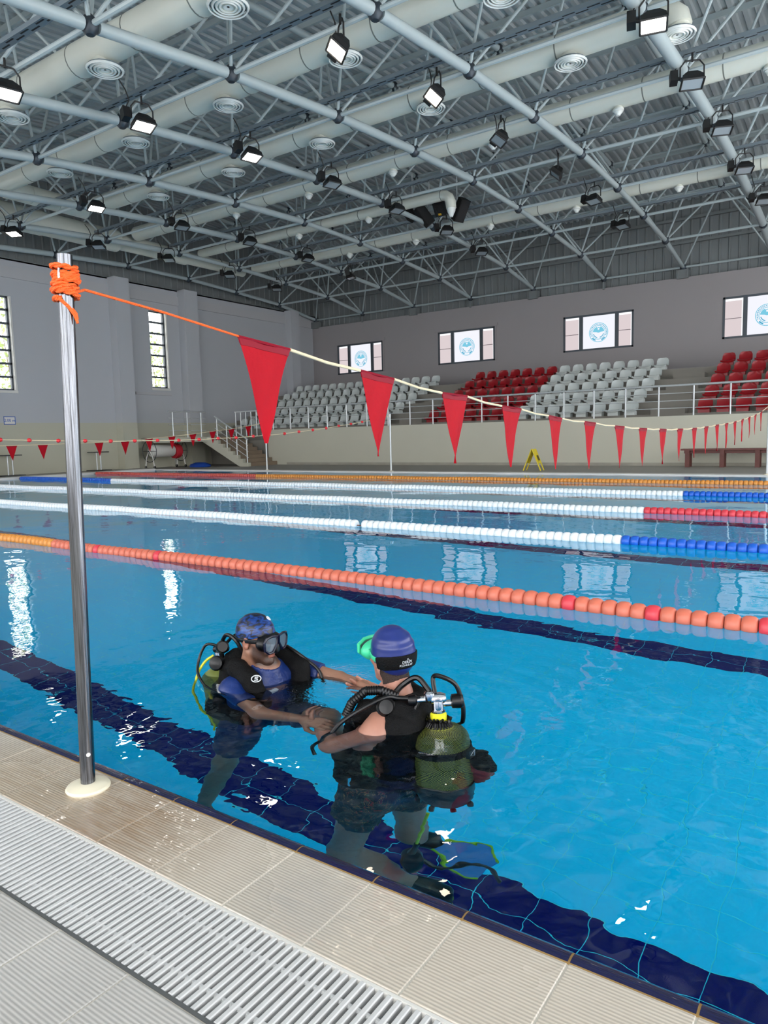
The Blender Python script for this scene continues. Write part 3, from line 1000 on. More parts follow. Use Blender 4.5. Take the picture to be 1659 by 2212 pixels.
# ------------------------------------------------------------------ seating
YP = 21.6
parapet = MB().box(-20.6, 8, YP, YP + .18, 0, 1.42)
structure('parapet', parapet, parapet_paint)
structure('baseboard_parapet', MB().box(-19.6, 8, YP - .012, YP + .01, 0, .09), mat('damp_skirting', (150, 146, 134), .7, noise=.25, nscale=3))
stand = empty('bleacher', (-10, 22.5, 0), kind='structure')
MB().box(XW, 8, YP + .18, 22.5, -.1, 1.0).build('walkway', concrete, stand)
for i in range(5):
    y0_ = 22.45 + .95 * i
    MB().box(XW, 8, y0_, y0_ + .95 if i < 4 else YB, .2, 1.50 + .40 * i).build('step', concrete, stand)
for x in (-14.55, -5.3, -23.5):
    for i in range(5):
        y0_ = 22.45 + .95 * i
        MB().box(x - .5, x + .5, y0_ - .42, y0_, .2, 1.30 + .40 * i).build('aisle_step', concrete, stand)

seat_white = mat('seat_white_plastic', (192, 198, 195), .35, noise=.04, nscale=2)
seat_red = mat('seat_red_plastic', (142, 10, 22), .35, noise=.06, nscale=2)


def seat_mesh(m):
    """bucket shell: curved pan that sweeps up into a rounded backrest"""
    prof_ = [(-.20, .115), (-.215, .15), (-.17, .165), (-.05, .15), (.08, .145), (.145, .17), (.18, .24), (.205, .35), (.22, .43), (.225, .455)]
    nv = 9
    top, bot = [], []
    for s, (py, pz) in enumerate(prof_):
        f = s / (len(prof_) - 1)
        hw = .205 if f < .55 else .205 * (1 - .10 * ((f - .55) / .45) ** 2)
        if s == len(prof_) - 1:
            hw = .105
        elif s == len(prof_) - 2:
            hw = .165
        for q in range(nv):
            u_ = -1 + 2 * q / (nv - 1)
            lift = .035 * abs(u_) ** 3 if f < .6 else 0
            fwd = -.035 * u_ * u_ if f >= .5 else 0
            top.append((u_ * hw, py + fwd, pz + lift))
            bot.append((u_ * hw, py + fwd + (.018 if f > .6 else 0), pz + lift - (.018 if f <= .6 else 0)))
    np_ = len(prof_)
    fs_ = []
    o_ = len(top)
    for s in range(np_ - 1):
        for q in range(nv - 1):
            i_ = s * nv + q
            fs_.append((i_, i_ + 1, i_ + nv + 1, i_ + nv))
            fs_.append((o_ + i_ + nv, o_ + i_ + nv + 1, o_ + i_ + 1, o_ + i_))
        for q in (0, nv - 1):
            i_ = s * nv + q
            fs_.append((i_, i_ + nv, o_ + i_ + nv, o_ + i_))
    for s in (0, np_ - 1):
        for q in range(nv - 1):
            i_ = s * nv + q
            fs_.append((i_, o_ + i_, o_ + i_ + 1, i_ + 1))
    mb_ = MB().add(top + bot, fs_)
    mb_.box(-.16, .16, -.12, .12, 0, .135)
    return mb_.mesh('stadium_seat', m, smooth=True, angle=50)


seat_me = {'white': seat_mesh(seat_white), 'red': seat_mesh(seat_red)}
ROWW = ['front', 'second', 'third', 'fourth', 'back']
BLOCKS = [('white', -23.25, 16, 'white block by the stairs', 'white seats by the stairs'),
          ('red', -13.49, 7, 'red half of the middle block', 'red seats of the middle block'),
          ('white', -9.92, 8, 'white half of the middle block', 'white seats of the middle block'),
          ('red', -4.22, 8, 'red block past the second aisle', 'red seats past the second aisle')]
for colr, xs_, cnt, word, grp in BLOCKS:
    for i in range(5):
        for q in range(cnt):
            o = inst('stadium_seat', seat_me[colr], Matrix.Translation((xs_ + .51 * q, 22.78 + .95 * i, 1.50 + .40 * i)))
            tag(o, '%s plastic seat, %s from the stair side, %s row, %s' % (colr, ORD[q], ROWW[i], word), 'seat', grp)

# steel railing on the parapet: each panel of posts and rails is one long railing
rail = empty('railing', (-10, YP + .09, 1.42), 'long steel railing on the parapet in front of the seats', 'railing')
for q in range(28):
    x = -20.35 + .944 * q
    MB().tube([(x, YP + .09, 1.42), (x, YP + .09, 2.27)], .024, 8).build('post', rail_steel, rail, smooth=True)
for z, r in ((2.28, .03), (2.06, .013), (1.85, .013), (1.64, .013)):
    MB().tube([(-20.5, YP + .09, z), (6.5, YP + .09, z)], r, 8).build('rail', rail_steel, rail, smooth=True)

# ------------------------------------------------------------------ stairs and landing at the left end
stairs = empty('stairs', (-21.4, 20.7, 0), kind='structure')
n, run, x1 = 8, .27, -20.15
rise = 1.19 / n
step_brown = mat('stair_tread_brown', (128, 112, 94), .8, noise=.15, nscale=3)
for i in range(n):
    MB().box(x1 - run * (i + 1), x1 - run * i + .02, 20.0, YP, max(0, rise * (i - 1)), rise * (i + 1)).build('step', step_brown, stairs)
poly = [(x1 + .12, 19.86, 0)]
for i in range(n):
    poly += [(x1 + .12 - run * i, 19.86, rise * (i + 1)), (x1 + .12 - run * (i + 1), 19.86, rise * (i + 1))]
xe = x1 + .12 - run * n
poly += [(xe - .35, 19.86, rise * n), (xe - .35, 19.86, rise * n - .2), (x1 - .35, 19.86, 0)]
MB().prism(poly, (0, .14, 0)).build('stringer', parapet_paint, stairs)
structure('landing', MB().box(XW, xe - .1, 18.15, YP, 1.0, 1.19).box(XW, XW + .2, 19.6, 19.8, 0, 1.0), parapet_paint)
lrail = empty('railing', (-22.75, 19, 1.19), 'short steel railing on the landing at the head of the stairs', 'railing')
xl = xe - .16
for y in (18.25, 18.95, 19.65):
    MB().tube([(xl, y, 1.19), (xl, y, 2.18)], .024, 8).build('post', rail_steel, lrail, smooth=True)
for z, r in ((2.18, .03), (1.93, .013), (1.68, .013), (1.45, .013)):
    MB().tube([(xl, 18.05, z), (xl, 19.9, z)], r, 8).build('rail', rail_steel, lrail, smooth=True)
srail = empty('stair_railing', (-21.2, 19.93, 0), 'sloping steel handrail down the side of the concrete stairs', 'railing')
pts = []
for i in (0, 2, 4, 6):
    x = x1 + .02 - run * i
    MB().tube([(x, 19.93, rise * (i + 1) - .0), (x, 19.93, rise * (i + 1) + .92)], .024, 8).build('post', rail_steel, srail, smooth=True)
xa, xb_ = x1 + .08, x1 - run * 6 - .1
for dz, r in ((.92, .03), (.69, .013), (.46, .013), (.23, .013)):
    MB().tube([(xa, 19.93, rise * .8 + dz), (xb_, 19.93, rise * 7.2 + dz)], r, 8).build('rail', rail_steel, srail, smooth=True)
grail = empty('stair_gate_railing', (-22.3, 21.0, 1.19), 'steel railing of close upright bars between the stair head and the seats', 'railing')
for q in range(7):
    x = -22.3 + .3 * q
    MB().tube([(x, 21.5, 1.19), (x, 21.5, 2.2)], .02, 8).build('post', rail_steel, grail, smooth=True)
MB().tube([(-22.35, 21.5, 2.2), (-20.45, 21.5, 2.2)], .025, 8).build('rail', rail_steel, grail, smooth=True)

# ------------------------------------------------------------------ far-side furniture
wood = mat('bench_red_brown_wood', (92, 44, 36), .5, noise=.25, nscale=4)
bench = empty('bench', (-3.2, 21.1, 0), 'long red-brown wooden bench against the seating wall', 'bench')
for y in (20.92, 21.06, 21.20):
    MB().box(-4.45, 1.6, y - .06, y + .06, .455, .50).build('seat_plank', wood, bench)
MB().box(-4.38, 1.5, 20.98, 21.02, .37, .455).build('apron', wood, bench)
for x in (-4.28, -3.41, -2.56, -1.7, -.85):
    for y in (20.92, 21.2):
        MB().box(x - .055, x + .055, y - .045, y + .045, 0, .455).build('leg', wood, bench)

yel = mat('wet_floor_sign_yellow', (206, 184, 22), .4)
dk = mat('sign_print_dark', (70, 60, 20), .6)
ws = empty('wet_floor_sign', (-7.85, 18.75, 0), 'yellow folding wet-floor sign standing on the far pool deck', 'sign')
for s in (-1, 1):
    p = MB()
    for q in (-1, 1):
        p.add([], [])
        p.obox((-7.85 + s * .13, 18.75 + q * .115, .30), (.012, 0, 0), (0, .022, 0), (-s * .125, 0, .30))
    p.obox((-7.85 + s * .04, 18.75, .50), (.012, 0, 0), (0, .10, 0), (-s * .035, 0, .09))
    p.obox((-7.85 + s * .13, 18.75, .33), (.006, 0, 0), (0, .10, 0), (-s * .05, 0, .13))
    o = p.build('panel', yel, ws)
    MB().obox((-7.85 + s * .142, 18.75, .35), (.002, 0, 0), (0, .05, 0), (-s * .03, 0, .07)).build('print', dk, o)
MB().tube([(-7.98, 18.75, .17), (-7.72, 18.75, .17)], .008, 6).build('strap', kerb_white, ws)

# lane rope reel
reel = empty('lane_rope_reel', (-23.3, 18.6, 0), 'wheeled steel reel wound with white and red lane rope under the landing', 'reel')
rope_white = mat('reel_rope_white', (208, 206, 200), .5, bump=.8, bscale=30)
rope_red = mat('reel_rope_red', (180, 30, 44), .5, bump=.8, bscale=30)
MB().lathe([(.10, -.75), (.21, -.72), (.24, -.6), (.235, .25), (.2, .32), (.1, .34)], 20, (-23.2, 18.55, .68), (0, 1, 0)).build('white_rope_roll', rope_white, reel, smooth=True)
MB().lathe([(.1, .34), (.29, .36), (.31, .48), (.28, .6), (.1, .62)], 20, (-23.2, 18.55, .66), (0, 1, 0)).build('red_rope_roll', rope_red, reel, smooth=True)
wire = mat('reel_wire_dark', (60, 62, 64), .4, metal=.6)
for y in (17.75, 19.25):
    MB().tube([(-23.2 + .42 * math.cos(2 * PI * q / 28), y, .68 + .42 * math.sin(2 * PI * q / 28)) for q in range(28)], .014, 6, closed=True).build('end_hoop', wire, reel, smooth=True)
    hub_ = MB()
    for q in range(3):
        c, s = .42 * math.cos(PI * q / 3), .42 * math.sin(PI * q / 3)
        hub_.tube([(-23.2 - c, y, .68 - s), (-23.2 + c, y, .68 + s)], .01, 5)
    hub_.build('spokes', wire, reel)
    for s in (-1, 1):
        MB().tube([(-23.2, y, .72), (-23.2 + s * .18, y, .45), (-23.2 + s * .26, y, .1), (-23.2 + s * .27, y, .06)], .022, 8).build('leg', kerb_white, reel, smooth=True)
        MB().lathe([(.055, -.02), (.06, 0), (.055, .02)], 12, (-23.2 + s * .27, y, .06), (0, 1, 0)).build('caster', black_plastic, reel)
MB().tube([(-23.2, 17.7, .68), (-23.2, 19.3, .68)], .03, 8).build('axle', wire, reel)

mats_blue = mat('blue_cover', (18, 62, 150), .5)
bm_ = empty('folded_cover', (-22.7, 20.3, 0), 'folded blue cover lying on the floor under the stairs', 'cover')
MB().lathe([(.02, .0), (.62, .0), (.66, .04), (.60, .10), (.3, .16), (.02, .17)], 18, (-22.7, 20.3, 0)).build('sheet', mats_blue, bm_, smooth=True)
bm_.children[0].location = (0, 0, 0)
bm_.children[0].scale = (.72, .58, 1.1)
bm_.location = (-22.28, 19.44, 0.0)

for y, word in ((15.9, 'behind the chrome pole'), (12.6, 'under the depth plate')):
    sb = empty('starting_stand', (-23.75, y, .03), 'low metal frame with flat top by the end wall, %s' % word, 'stand')
    MB().box(-23.95, -23.55, y - .32, y + .32, .70, .73).build('top_bar', wire, sb)
    for s in (-.08, .08):
        MB().tube([(-23.75, y + s, .03), (-23.75, y + s, .71)], .022, 8).build('leg', rail_steel, sb)
    MB().box(-23.95, -23.55, y - .40, y + .40, .03, .06).build('base_bar', wire, sb)

sgn = empty('depth_sign', (XW + .015, 12.93, 1.88), 'white and blue depth plate on the left wall reading 2.00 m', 'sign')
MB().box(XW, XW + .015, 12.73, 13.13, 1.74, 2.02).build('plate', kerb_white, sgn)
sign_blue = mat('sign_blue', (30, 84, 170), .5)
fr = MB()
for a0, a1, b0, b1 in ((12.73, 13.13, 1.995, 2.02), (12.73, 13.13, 1.74, 1.765), (12.73, 12.75, 1.74, 2.02), (13.11, 13.13, 1.74, 2.02)):
    fr.box(XW + .014, XW + .018, a0, a1, b0, b1)
fr.build('border', sign_blue, sgn)


def text(name, s, size, mtx, m, parent, depth=.001, align='CENTER'):
    cu = bpy.data.curves.new(name, 'FONT')
    cu.body, cu.size, cu.extrude, cu.align_x, cu.align_y = s, size, depth, align, 'CENTER'
    tmp = bpy.data.objects.new(name, cu)
    COL.objects.link(tmp)
    me = bpy.data.meshes.new_from_object(tmp.evaluated_get(bpy.context.evaluated_depsgraph_get()))
    bpy.data.objects.remove(tmp)
    me.materials.clear()
    me.materials.append(m)
    return inst(name, me, mtx, parent)


text('lettering', '2.00 m', .135, Matrix.Translation((XW + .019, 12.93, 1.88)) @ Matrix.Rotation(PI / 2, 4, 'Z') @ Matrix.Rotation(PI / 2, 4, 'X'), sign_blue, sgn, .002)

# ------------------------------------------------------------------ lane ropes
fl = {n_: mat('float_' + n_, c_, .38, noise=.14, nscale=9) for n_, c_ in dict(salmon=(210, 112, 88), orange=(214, 140, 58), white=(232, 238, 240), blue=(24, 92, 196), red=(214, 62, 74), coral=(196, 84, 72)).items()}
float_me = {n_: MB().lathe([(.016, -.040), (.044, -.038), (.054, -.024), (.057, 0), (.054, .024), (.044, .038), (.016, .040)], 14, axis=(1, 0, 0)).mesh('float', m_, smooth=True, angle=60) for n_, m_ in fl.items()}
cable_m = mat('rope_cable', (120, 70, 50), .6)
LAYOUT = [(0, -10.5, .3, lambda x: 'orange' if x < -7.1 else 'salmon', 'lane rope of orange then salmon floats, nearest the divers'),
          (1, -18.5, .3, lambda x: 'white' if x < -1.95 else 'blue', 'lane rope of white floats ending in blue, second from the divers'),
          (2, -22.2, .3, lambda x: 'red' if x < -20.0 or x > -2.45 else 'white', 'lane rope of white floats with red ends, third from the divers'),
          (3, -22.2, .3, lambda x: 'blue' if x < -17.5 or x > -2.5 else 'white', 'lane rope of white floats with blue ends, fourth from the divers'),
          (4, -22.2, .3, lambda x: 'coral' if x < -14.6 else 'orange', 'lane rope of coral then orange floats, nearest the far side')]
for i, xa, xb, fn, lab in LAYOUT:
    y = ROPES[i]
    rp = empty('lane_rope', ((xa + xb) / 2, y, 0), lab, 'lane rope', 'lane ropes across the pool')
    pitch = .0825
    n = int((xb - xa) / pitch)
    for q in range(n):
        x = xa + pitch * q
        if i == 1 and abs(x + 5.08) < .05:
            continue
        c = fn(x)
        if c == 'salmon' and random.random() < .05:
            c = 'red'
        wob = .012 * math.sin(x * 1.3 + i) + .006 * math.sin(x * 3.1)
        inst('float', float_me[c], Matrix.Translation((x, y + wob, WZ + .022 + .004 * math.sin(x * 2.3))) @ Matrix.Rotation(random.uniform(-.05, .05), 4, 'Z'), rp)
    MB().tube([(-22.38, y, WZ + .015), (2.5, y, WZ + .015)], .006, 5).build('cable', cable_m, rp)

# ------------------------------------------------------------------ near pole and pennant line
px, py = -1.966, 1.205
tilt = Vector((0.016, 0.034, 1.605))
top = Vector((px, py, 0)) + tilt
pole = empty('flag_pole', (px, py, 0), 'scratched chrome steel pole on the near deck with orange rope tied round its top', 'pole')
steel = mat('scratched_chrome', (150, 152, 156), .2, metal=1.0)
nt = steel.node_tree
tc = nt.nodes.new('ShaderNodeTexCoord'); mp = nt.nodes.new('ShaderNodeMapping'); mp.inputs['Scale'].default_value = (60, 60, 1.6)
nz = nt.nodes.new('ShaderNodeTexNoise'); nz.inputs['Scale'].default_value = 4; nz.inputs['Detail'].default_value = 8
cr = nt.nodes.new('ShaderNodeValToRGB')
cr.color_ramp.elements[0].position = .25; cr.color_ramp.elements[0].color = (*s2l((76, 76, 76)), 1)
cr.color_ramp.elements[1].position = .62; cr.color_ramp.elements[1].color = (*s2l((122, 125, 131)), 1)
nt.links.new(tc.outputs['Object'], mp.inputs[0]); nt.links.new(mp.outputs[0], nz.inputs['Vector'])
nt.links.new(nz.outputs['Fac'], cr.inputs[0]); nt.links.new(cr.outputs[0], nt.nodes['Principled BSDF'].inputs['Base Color'])
pr = .0215
pax = tilt.normalized()
b0 = Vector((px, py, 0))
MB().tube([b0 + pax * z for z in (.0, .4, .8, 1.2, 1.6)], pr, 24, caps=False).tube([b0 + pax * z for z in (1.6, 1.2)], pr - .003, 24, caps=False).add(
    [b0 + pax * 1.6 + Vector((math.cos(2 * PI * k / 24) * r, math.sin(2 * PI * k / 24) * r, 0)) for r in (pr, pr - .003) for k in range(24)],
    [(k, (k + 1) % 24, 24 + (k + 1) % 24, 24 + k) for k in range(24)]).build('tube', steel, pole, smooth=True)
MB().lathe([(.0, .0), (.063, .0), (.066, .006), (.062, .012), (.045, .018), (.028, .022), (.0, .022)], 28, b0 + Vector((0, 0, 0)), capped=False).build('base_disc', ivory, pole, smooth=True)
hk = MB().tube([b0 + pax * 1.565 + Vector((.012, -.018, 0)), b0 + pax * 1.555 + Vector((.018, -.030, 0)), b0 + pax * 1.535 + Vector((.018, -.032, 0)), b0 + pax * 1.51 + Vector((.018, -.028, 0))], .0035, 6)
hk.build('hook', chrome, pole, smooth=True)
MB().lathe([(.0, 0), (.007, .0), (.006, .002), (0, .0025)], 7, b0 + pax * .115 + Vector((.0200, -.0075, 0)), (1, -.35, 0)).build('paint_fleck', kerb_white, pole)

orange_cord = mat('orange_cord', (240, 96, 24), .6, bump=.6, bscale=250)
line = empty('pennant_line', (px, py + .03, 1.45), 'line of red triangular pennants on orange cord tied to the near chrome pole', 'pennant line', 'pennant lines over the pool')
turns = 7.6
N = 220
coil = []
for i in range(N):
    t = i / (N - 1)
    a = 2 * PI * turns * t + 1.2
    zz = 1.566 - .086 * t + .004 * math.sin(2 * PI * turns * t * .5 + .6) + (.003 * math.sin(17 * t))
    r = pr + .0085 + .006 * math.sin(9 * t * PI) ** 2
    coil.append(b0 + pax * zz + Vector((r * math.cos(a), r * math.sin(a), 0)))
cb = MB()
for ph in (0, PI):
    # two strands laid round each other
    st_ = []
    for i, p in enumerate(coil):
        a = .8 * i + ph
        st_.append(p + Vector((0, 0, math.sin(a) * .0042)) + (p - b0 - pax * (p - b0).dot(pax)).normalized() * math.cos(a) * .003)
    cb.tube(st_, .0050, 6)
cb.build('knot', orange_cord, line, smooth=True)
cb = MB()
start = coil[-1]
cb.tube([start, start + Vector((.012, .02, -.022)), start + Vector((.020, .035, -.045)), start + Vector((.024, .040, -.07))], [.005, .0055, .006, .004], 6)
cb.tube([start + Vector((-.01, .0, .0)), start + Vector((.008, .03, -.02)), start + Vector((.012, .045, -.04)), start + Vector((.008, .05, -.055))], .004, 6)
cb.build('cord_end', orange_cord, line, smooth=True)

FL = [(1.922, 1.437, 2.200, 1.413), (2.680, 1.358, 2.950, 1.334), (3.424, 1.283, 3.707, 1.274), (4.176, 1.228, 4.468, 1.213), (4.957, 1.174, 5.215, 1.156), (5.721, 1.133, 5.998, 1.122), (6.541, 1.097, 6.828, 1.088), (7.335, 1.072, 7.631, 1.066), (8.144, 1.058, 8.455, 1.051), (8.997, 1.053, 9.291, 1.051), (9.82, 1.059, 10.1, 1.060), (10.60, 1.072, 10.88, 1.077), (11.40, 1.094, 11.68, 1.101), (12.20, 1.114, 12.48, 1.123), (13.0, 1.142, 13.28, 1.155), (13.8, 1.180, 14.08, 1.196), (14.6, 1.225, 14.88, 1.245), (15.4, 1.276, 15.68, 1.298), (16.2, 1.338, 16.48, 1.365)]
pen_red = mat('pennant_red', (162, 6, 26), .6, spec=.12, noise=.06, nscale=20, bump=.15, bscale=60)
hem_red = mat('pennant_hem_red', (128, 8, 32), .5, spec=.15)
sleeve = mat('cord_sleeve_cream', (226, 208, 172), .3)


def pennant(parent, x, y0_, z0_, y1_, z1_, ln, seed, fine=True):
    rng = random.Random(seed)
    w = y1_ - y0_
    rows_ = 14 if fine else 3
    sway, curl, lean = rng.uniform(-.012, .012), rng.uniform(-.010, .010), rng.uniform(-.025, .025)
    cols = 6 if fine else 2

    def P_(s, u_, off):
        y_ = y0_ + w * (.5 + (u_ - .5) * (1 - s)) + lean * s * .6
        z_ = z0_ + (z1_ - z0_) * (.5 + (u_ - .5) * (1 - s)) - ln * s - .004
        x_ = x + off + (sway * math.sin(s * 3.0) + curl * math.sin(s * 5 + u_ * 4)) * (s ** .5) + .004 * math.sin(9 * u_ + 6 * s) * (1 - s)
        return (x_, y_, z_)
    vs_, fs_ = [], []
    for off in (-.0007, .0007):
        for i in range(rows_ + 1):
            s = i / rows_ * .985
            for c_ in range(cols + 1):
                vs_.append(P_(s, c_ / cols, off))
    W = cols + 1
    h_ = (rows_ + 1) * W
    for i in range(rows_):
        for c_ in range(cols):
            a_ = i * W + c_
            fs_ += [(a_, a_ + 1, a_ + W + 1, a_ + W), (h_ + a_ + W, h_ + a_ + W + 1, h_ + a_ + 1, h_ + a_)]
        for c_ in (0, cols):
            a_ = i * W + c_
            fs_.append((a_, a_ + W, h_ + a_ + W, h_ + a_))
    for i in (0, rows_):
        for c_ in range(cols):
            a_ = i * W + c_
            fs_.append((a_, h_ + a_, h_ + a_ + 1, a_ + 1))
    o_ = MB().add(vs_, fs_).build('pennant', pen_red, parent, smooth=True)
    hm = MB()
    hs = [i / 6 * .062 for i in range(7)]
    hv, hf, W2 = [], [], cols + 1
    for off in (-.0030, .0030):
        for s in hs:
            for c_ in range(cols + 1):
                hv.append(P_(s, c_ / cols, off + (.0012 * math.sin(c_ * 2.1 + seed) if s > .05 else 0)))
    h2_ = len(hs) * W2
    for i in range(len(hs) - 1):
        for c_ in range(cols):
            a_ = i * W2 + c_
            hf += [(a_, a_ + 1, a_ + W2 + 1, a_ + W2), (h2_ + a_ + W2, h2_ + a_ + W2 + 1, h2_ + a_ + 1, h2_ + a_)]
        for c_ in (0, cols):
            a_ = i * W2 + c_
            hf.append((a_, a_ + W2, h2_ + a_ + W2, h2_ + a_))
    for i in (0, len(hs) - 1):
        for c_ in range(cols):
            a_ = i * W2 + c_
            hf.append((a_, h2_ + a_, h2_ + a_ + 1, a_ + 1))
    hm.add(hv, hf)
    d_ = Vector((0, w, z1_ - z0_))
    a_ = Vector((x, y0_, z0_))
    hm.tube([a_, a_ + d_ * .5, a_ + d_], .0065, 8)
    q_ = hm.build('hem', hem_red, o_, smooth=True)
    return o_


for i, (a, b, c, d) in enumerate(FL):
    pennant(line, -1.96, a, b, c, d, .385, 40 + i, i < 10)
MB().tube([coil[-1], (px + .012, 1.299, 1.511), (-1.962, 1.582, 1.484), (-1.96, 1.925, 1.438)], .0042, 8).build('cord', orange_cord, line, smooth=True)
for i in range(len(FL) - 1):
    a = Vector((-1.96, FL[i][2], FL[i][3])); b = Vector((-1.96, FL[i + 1][0], FL[i + 1][1]))
    m_ = (a + b) / 2 + Vector((0, 0, -.008))
    MB().tube([a + (m_ - a) * .02, m_, b - (b - m_) * .02], .0068 if i < 6 else .009, 8).build('sleeve', sleeve, line, smooth=True)
MB().tube([(-1.96, 16.48, 1.365), (-1.96, 17.58, 1.50)], .008, 6).build('cord', sleeve, line)
# far pole that carries the other end
def far_pole(x, h_, label):
    p_ = empty('flag_pole', (x, 17.6, .012), label, 'pole')
    MB().tube([(x, 17.6, .012), (x, 17.6, h_)], .025, 10).build('tube', rail_steel, p_, smooth=True)
    MB().lathe([(.07, 0), (.07, .012), (.03, .02)], 14, (x, 17.6, .012)).build('base_disc', ivory, p_)
far_pole(-1.96, 1.62, 'far steel pole that holds the near pennant line, beyond the bench')

# second pennant line at the far end, and the line of red balls
F2 = [(9.06, 1.042), (9.844, 1.045), (10.63, 1.055), (11.423, 1.068), (12.235, 1.076), (13.03, 1.138), (13.845, 1.192), (14.643, 1.25), (15.436, 1.326), (16.237, 1.393), (17.0, 1.494), (8.28, 1.045), (7.5, 1.06)]
line2 = empty('pennant_line', (-17.2, 12, 1.1), 'far line of red pennants strung in front of the stairs', 'pennant line', 'pennant lines over the pool')
for i, (y, z) in enumerate(F2):
    pennant(line2, -17.2, y, z, y + .27, z + .004, .37, 90 + i, False)
srt = sorted(F2)
MB().tube([(-17.2, 1.2, 1.6)] + [(-17.2, y + .13, z + .002) for y, z in srt] + [(-17.0, 17.55, 1.56)], .009, 6).build('cord', sleeve, line2, smooth=True)
far_pole(-16.87, 1.62, 'steel pole in front of the seating wall that holds the far pennant line')
B2 = [(6.177, 1.148), (6.67, 1.131), (7.197, 1.113), (7.717, 1.099), (8.245, 1.084), (8.777, 1.078), (9.311, 1.077), (9.844, 1.071), (10.386, 1.075), (10.921, 1.091), (11.459, 1.097), (12.0, 1.121), (12.523, 1.14), (13.067, 1.17), (13.595, 1.211), (14.133, 1.249), (14.676, 1.293), (15.209, 1.351), (15.755, 1.4), (16.273, 1.457), (5.66, 1.17), (5.15, 1.19)]
balls = empty('ball_line', (-11.9, 11, 1.1), 'cream line threaded with small red balls across the pool', 'ball line')
ball_red = mat('ball_red', (222, 44, 52), .4)
bme = MB().lathe([(.012, -.036), (.03, -.026), (.038, 0), (.03, .026), (.012, .036)], 12, axis=(0, 1, 0)).mesh('ball', ball_red, smooth=True, angle=80)
for y, z in B2:
    inst('ball', bme, Matrix.Translation((-11.9, y, z)), balls)
MB().tube([(-11.9, 1.2, 1.65)] + [(-11.9, y, z) for y, z in sorted(B2)] + [(-11.85, 17.58, 1.63)], .008, 6).build('cord', sleeve, balls, smooth=True)
far_pole(-11.85, 1.69, 'steel pole in front of the seating wall that holds the line of red balls')
for x, word in ((-17.2, 'pennant line, out past the picture edge'), (-11.9, 'ball line, out past the picture edge')):
    pass

# ------------------------------------------------------------------ bodies: smooth distance fields polygonised with surface nets
F32 = np.float32


def A3(p):
    return np.array(p, dtype=F32)


def rcone(P, a, b, ra, rb):
    a, b = A3(a), A3(b)
    ba = b - a
    t = np.clip(((P - a) @ ba) / max(float(ba @ ba), 1e-9), 0, 1)
    d = P - a - t[..., None] * ba
    return np.sqrt((d * d).sum(-1)) - (ra + (rb - ra) * t)


def ellip(P, c, r):
    q = (P - A3(c)) / A3(r)
    k0_ = np.sqrt((q * q).sum(-1))
    q2 = q / A3(r)
    k1_ = np.sqrt((q2 * q2).sum(-1)) + 1e-9
    return k0_ * (k0_ - 1) / k1_


def smin(a, b, k):
    h_ = np.clip(.5 + .5 * (b - a) / k, 0, 1)
    return b + (a - b) * h_ - k * h_ * (1 - h_)


def smax(a, b, k):
    return -smin(-a, -b, k)


def blend(P, prims, k=.03):
    f = None
    for q in prims:
        if len(q) == 2:
            d = ellip(P, *q)
        else:
            d = rcone(P, *q[:4])
        f = d if f is None else smin(f, d, q[4] if len(q) > 4 else k)
    return f


def nets(fn, lo, hi, h_):
    lo, hi = np.array(lo, float), np.array(hi, float)
    n = np.ceil((hi - lo) / h_).astype(int) + 1
    ax = [lo[i] + h_ * np.arange(n[i]) for i in range(3)]
    P = np.stack(np.meshgrid(*ax, indexing='ij'), -1).astype(F32)
    V = np.empty(tuple(n), F32)
    st = max(1, int(4e5 // (n[1] * n[2])))
    for i in range(0, n[0], st):
        V[i:i + st] = fn(P[i:i + st])
    S = V < 0
    c = tuple(n - 1)
    pos = np.zeros(c + (3,), F32)
    cnt = np.zeros(c, F32)
    cor = [(i, j, k) for i in (0, 1) for j in (0, 1) for k in (0, 1)]
    sl = lambda q: tuple(slice(q[d], q[d] + c[d]) for d in range(3))
    for p in cor:
        for d in range(3):
            if p[d] == 0:
                q = list(p); q[d] = 1; q = tuple(q)
                va, vb = V[sl(p)], V[sl(q)]
                m_ = S[sl(p)] != S[sl(q)]
                t = np.where(m_, va / np.where(m_, va - vb, 1), 0)
                for e in range(3):
                    pos[..., e] += np.where(m_, p[e] + (t if e == d else 0), 0)
                cnt += m_
    act = cnt > 0
    idx = -np.ones(c, int)
    idx[act] = np.arange(act.sum())
    base = np.stack(np.nonzero(act), -1)
    verts = lo + h_ * (base + pos[act] / cnt[act][:, None])
    faces = []
    for d in range(3):
        e, f_ = (d + 1) % 3, (d + 2) % 3
        a = [slice(None)] * 3; a[d] = slice(0, n[d] - 1)
        b = [slice(None)] * 3; b[d] = slice(1, n[d])
        m_ = S[tuple(a)] != S[tuple(b)]
        inner = [slice(None)] * 3
        inner[e] = slice(1, n[e] - 1); inner[f_] = slice(1, n[f_] - 1)
        mm = np.zeros_like(m_); mm[tuple(inner)] = m_[tuple(inner)]
        ii = np.stack(np.nonzero(mm), -1)
        if not len(ii):
            continue
        sgn = S[tuple(a)][tuple(ii.T)]
        g_ = []
        for oe, of in ((-1, -1), (0, -1), (0, 0), (-1, 0)):
            q = ii.copy(); q[:, e] += oe; q[:, f_] += of
            g_.append(idx[tuple(q.T)])
        g_ = np.stack(g_, -1)
        g_[~sgn] = g_[~sgn][:, ::-1]
        faces.append(g_)
    F = np.concatenate(faces) if faces else np.zeros((0, 4), int)
    F = F[(F >= 0).all(1)]
    return verts, F


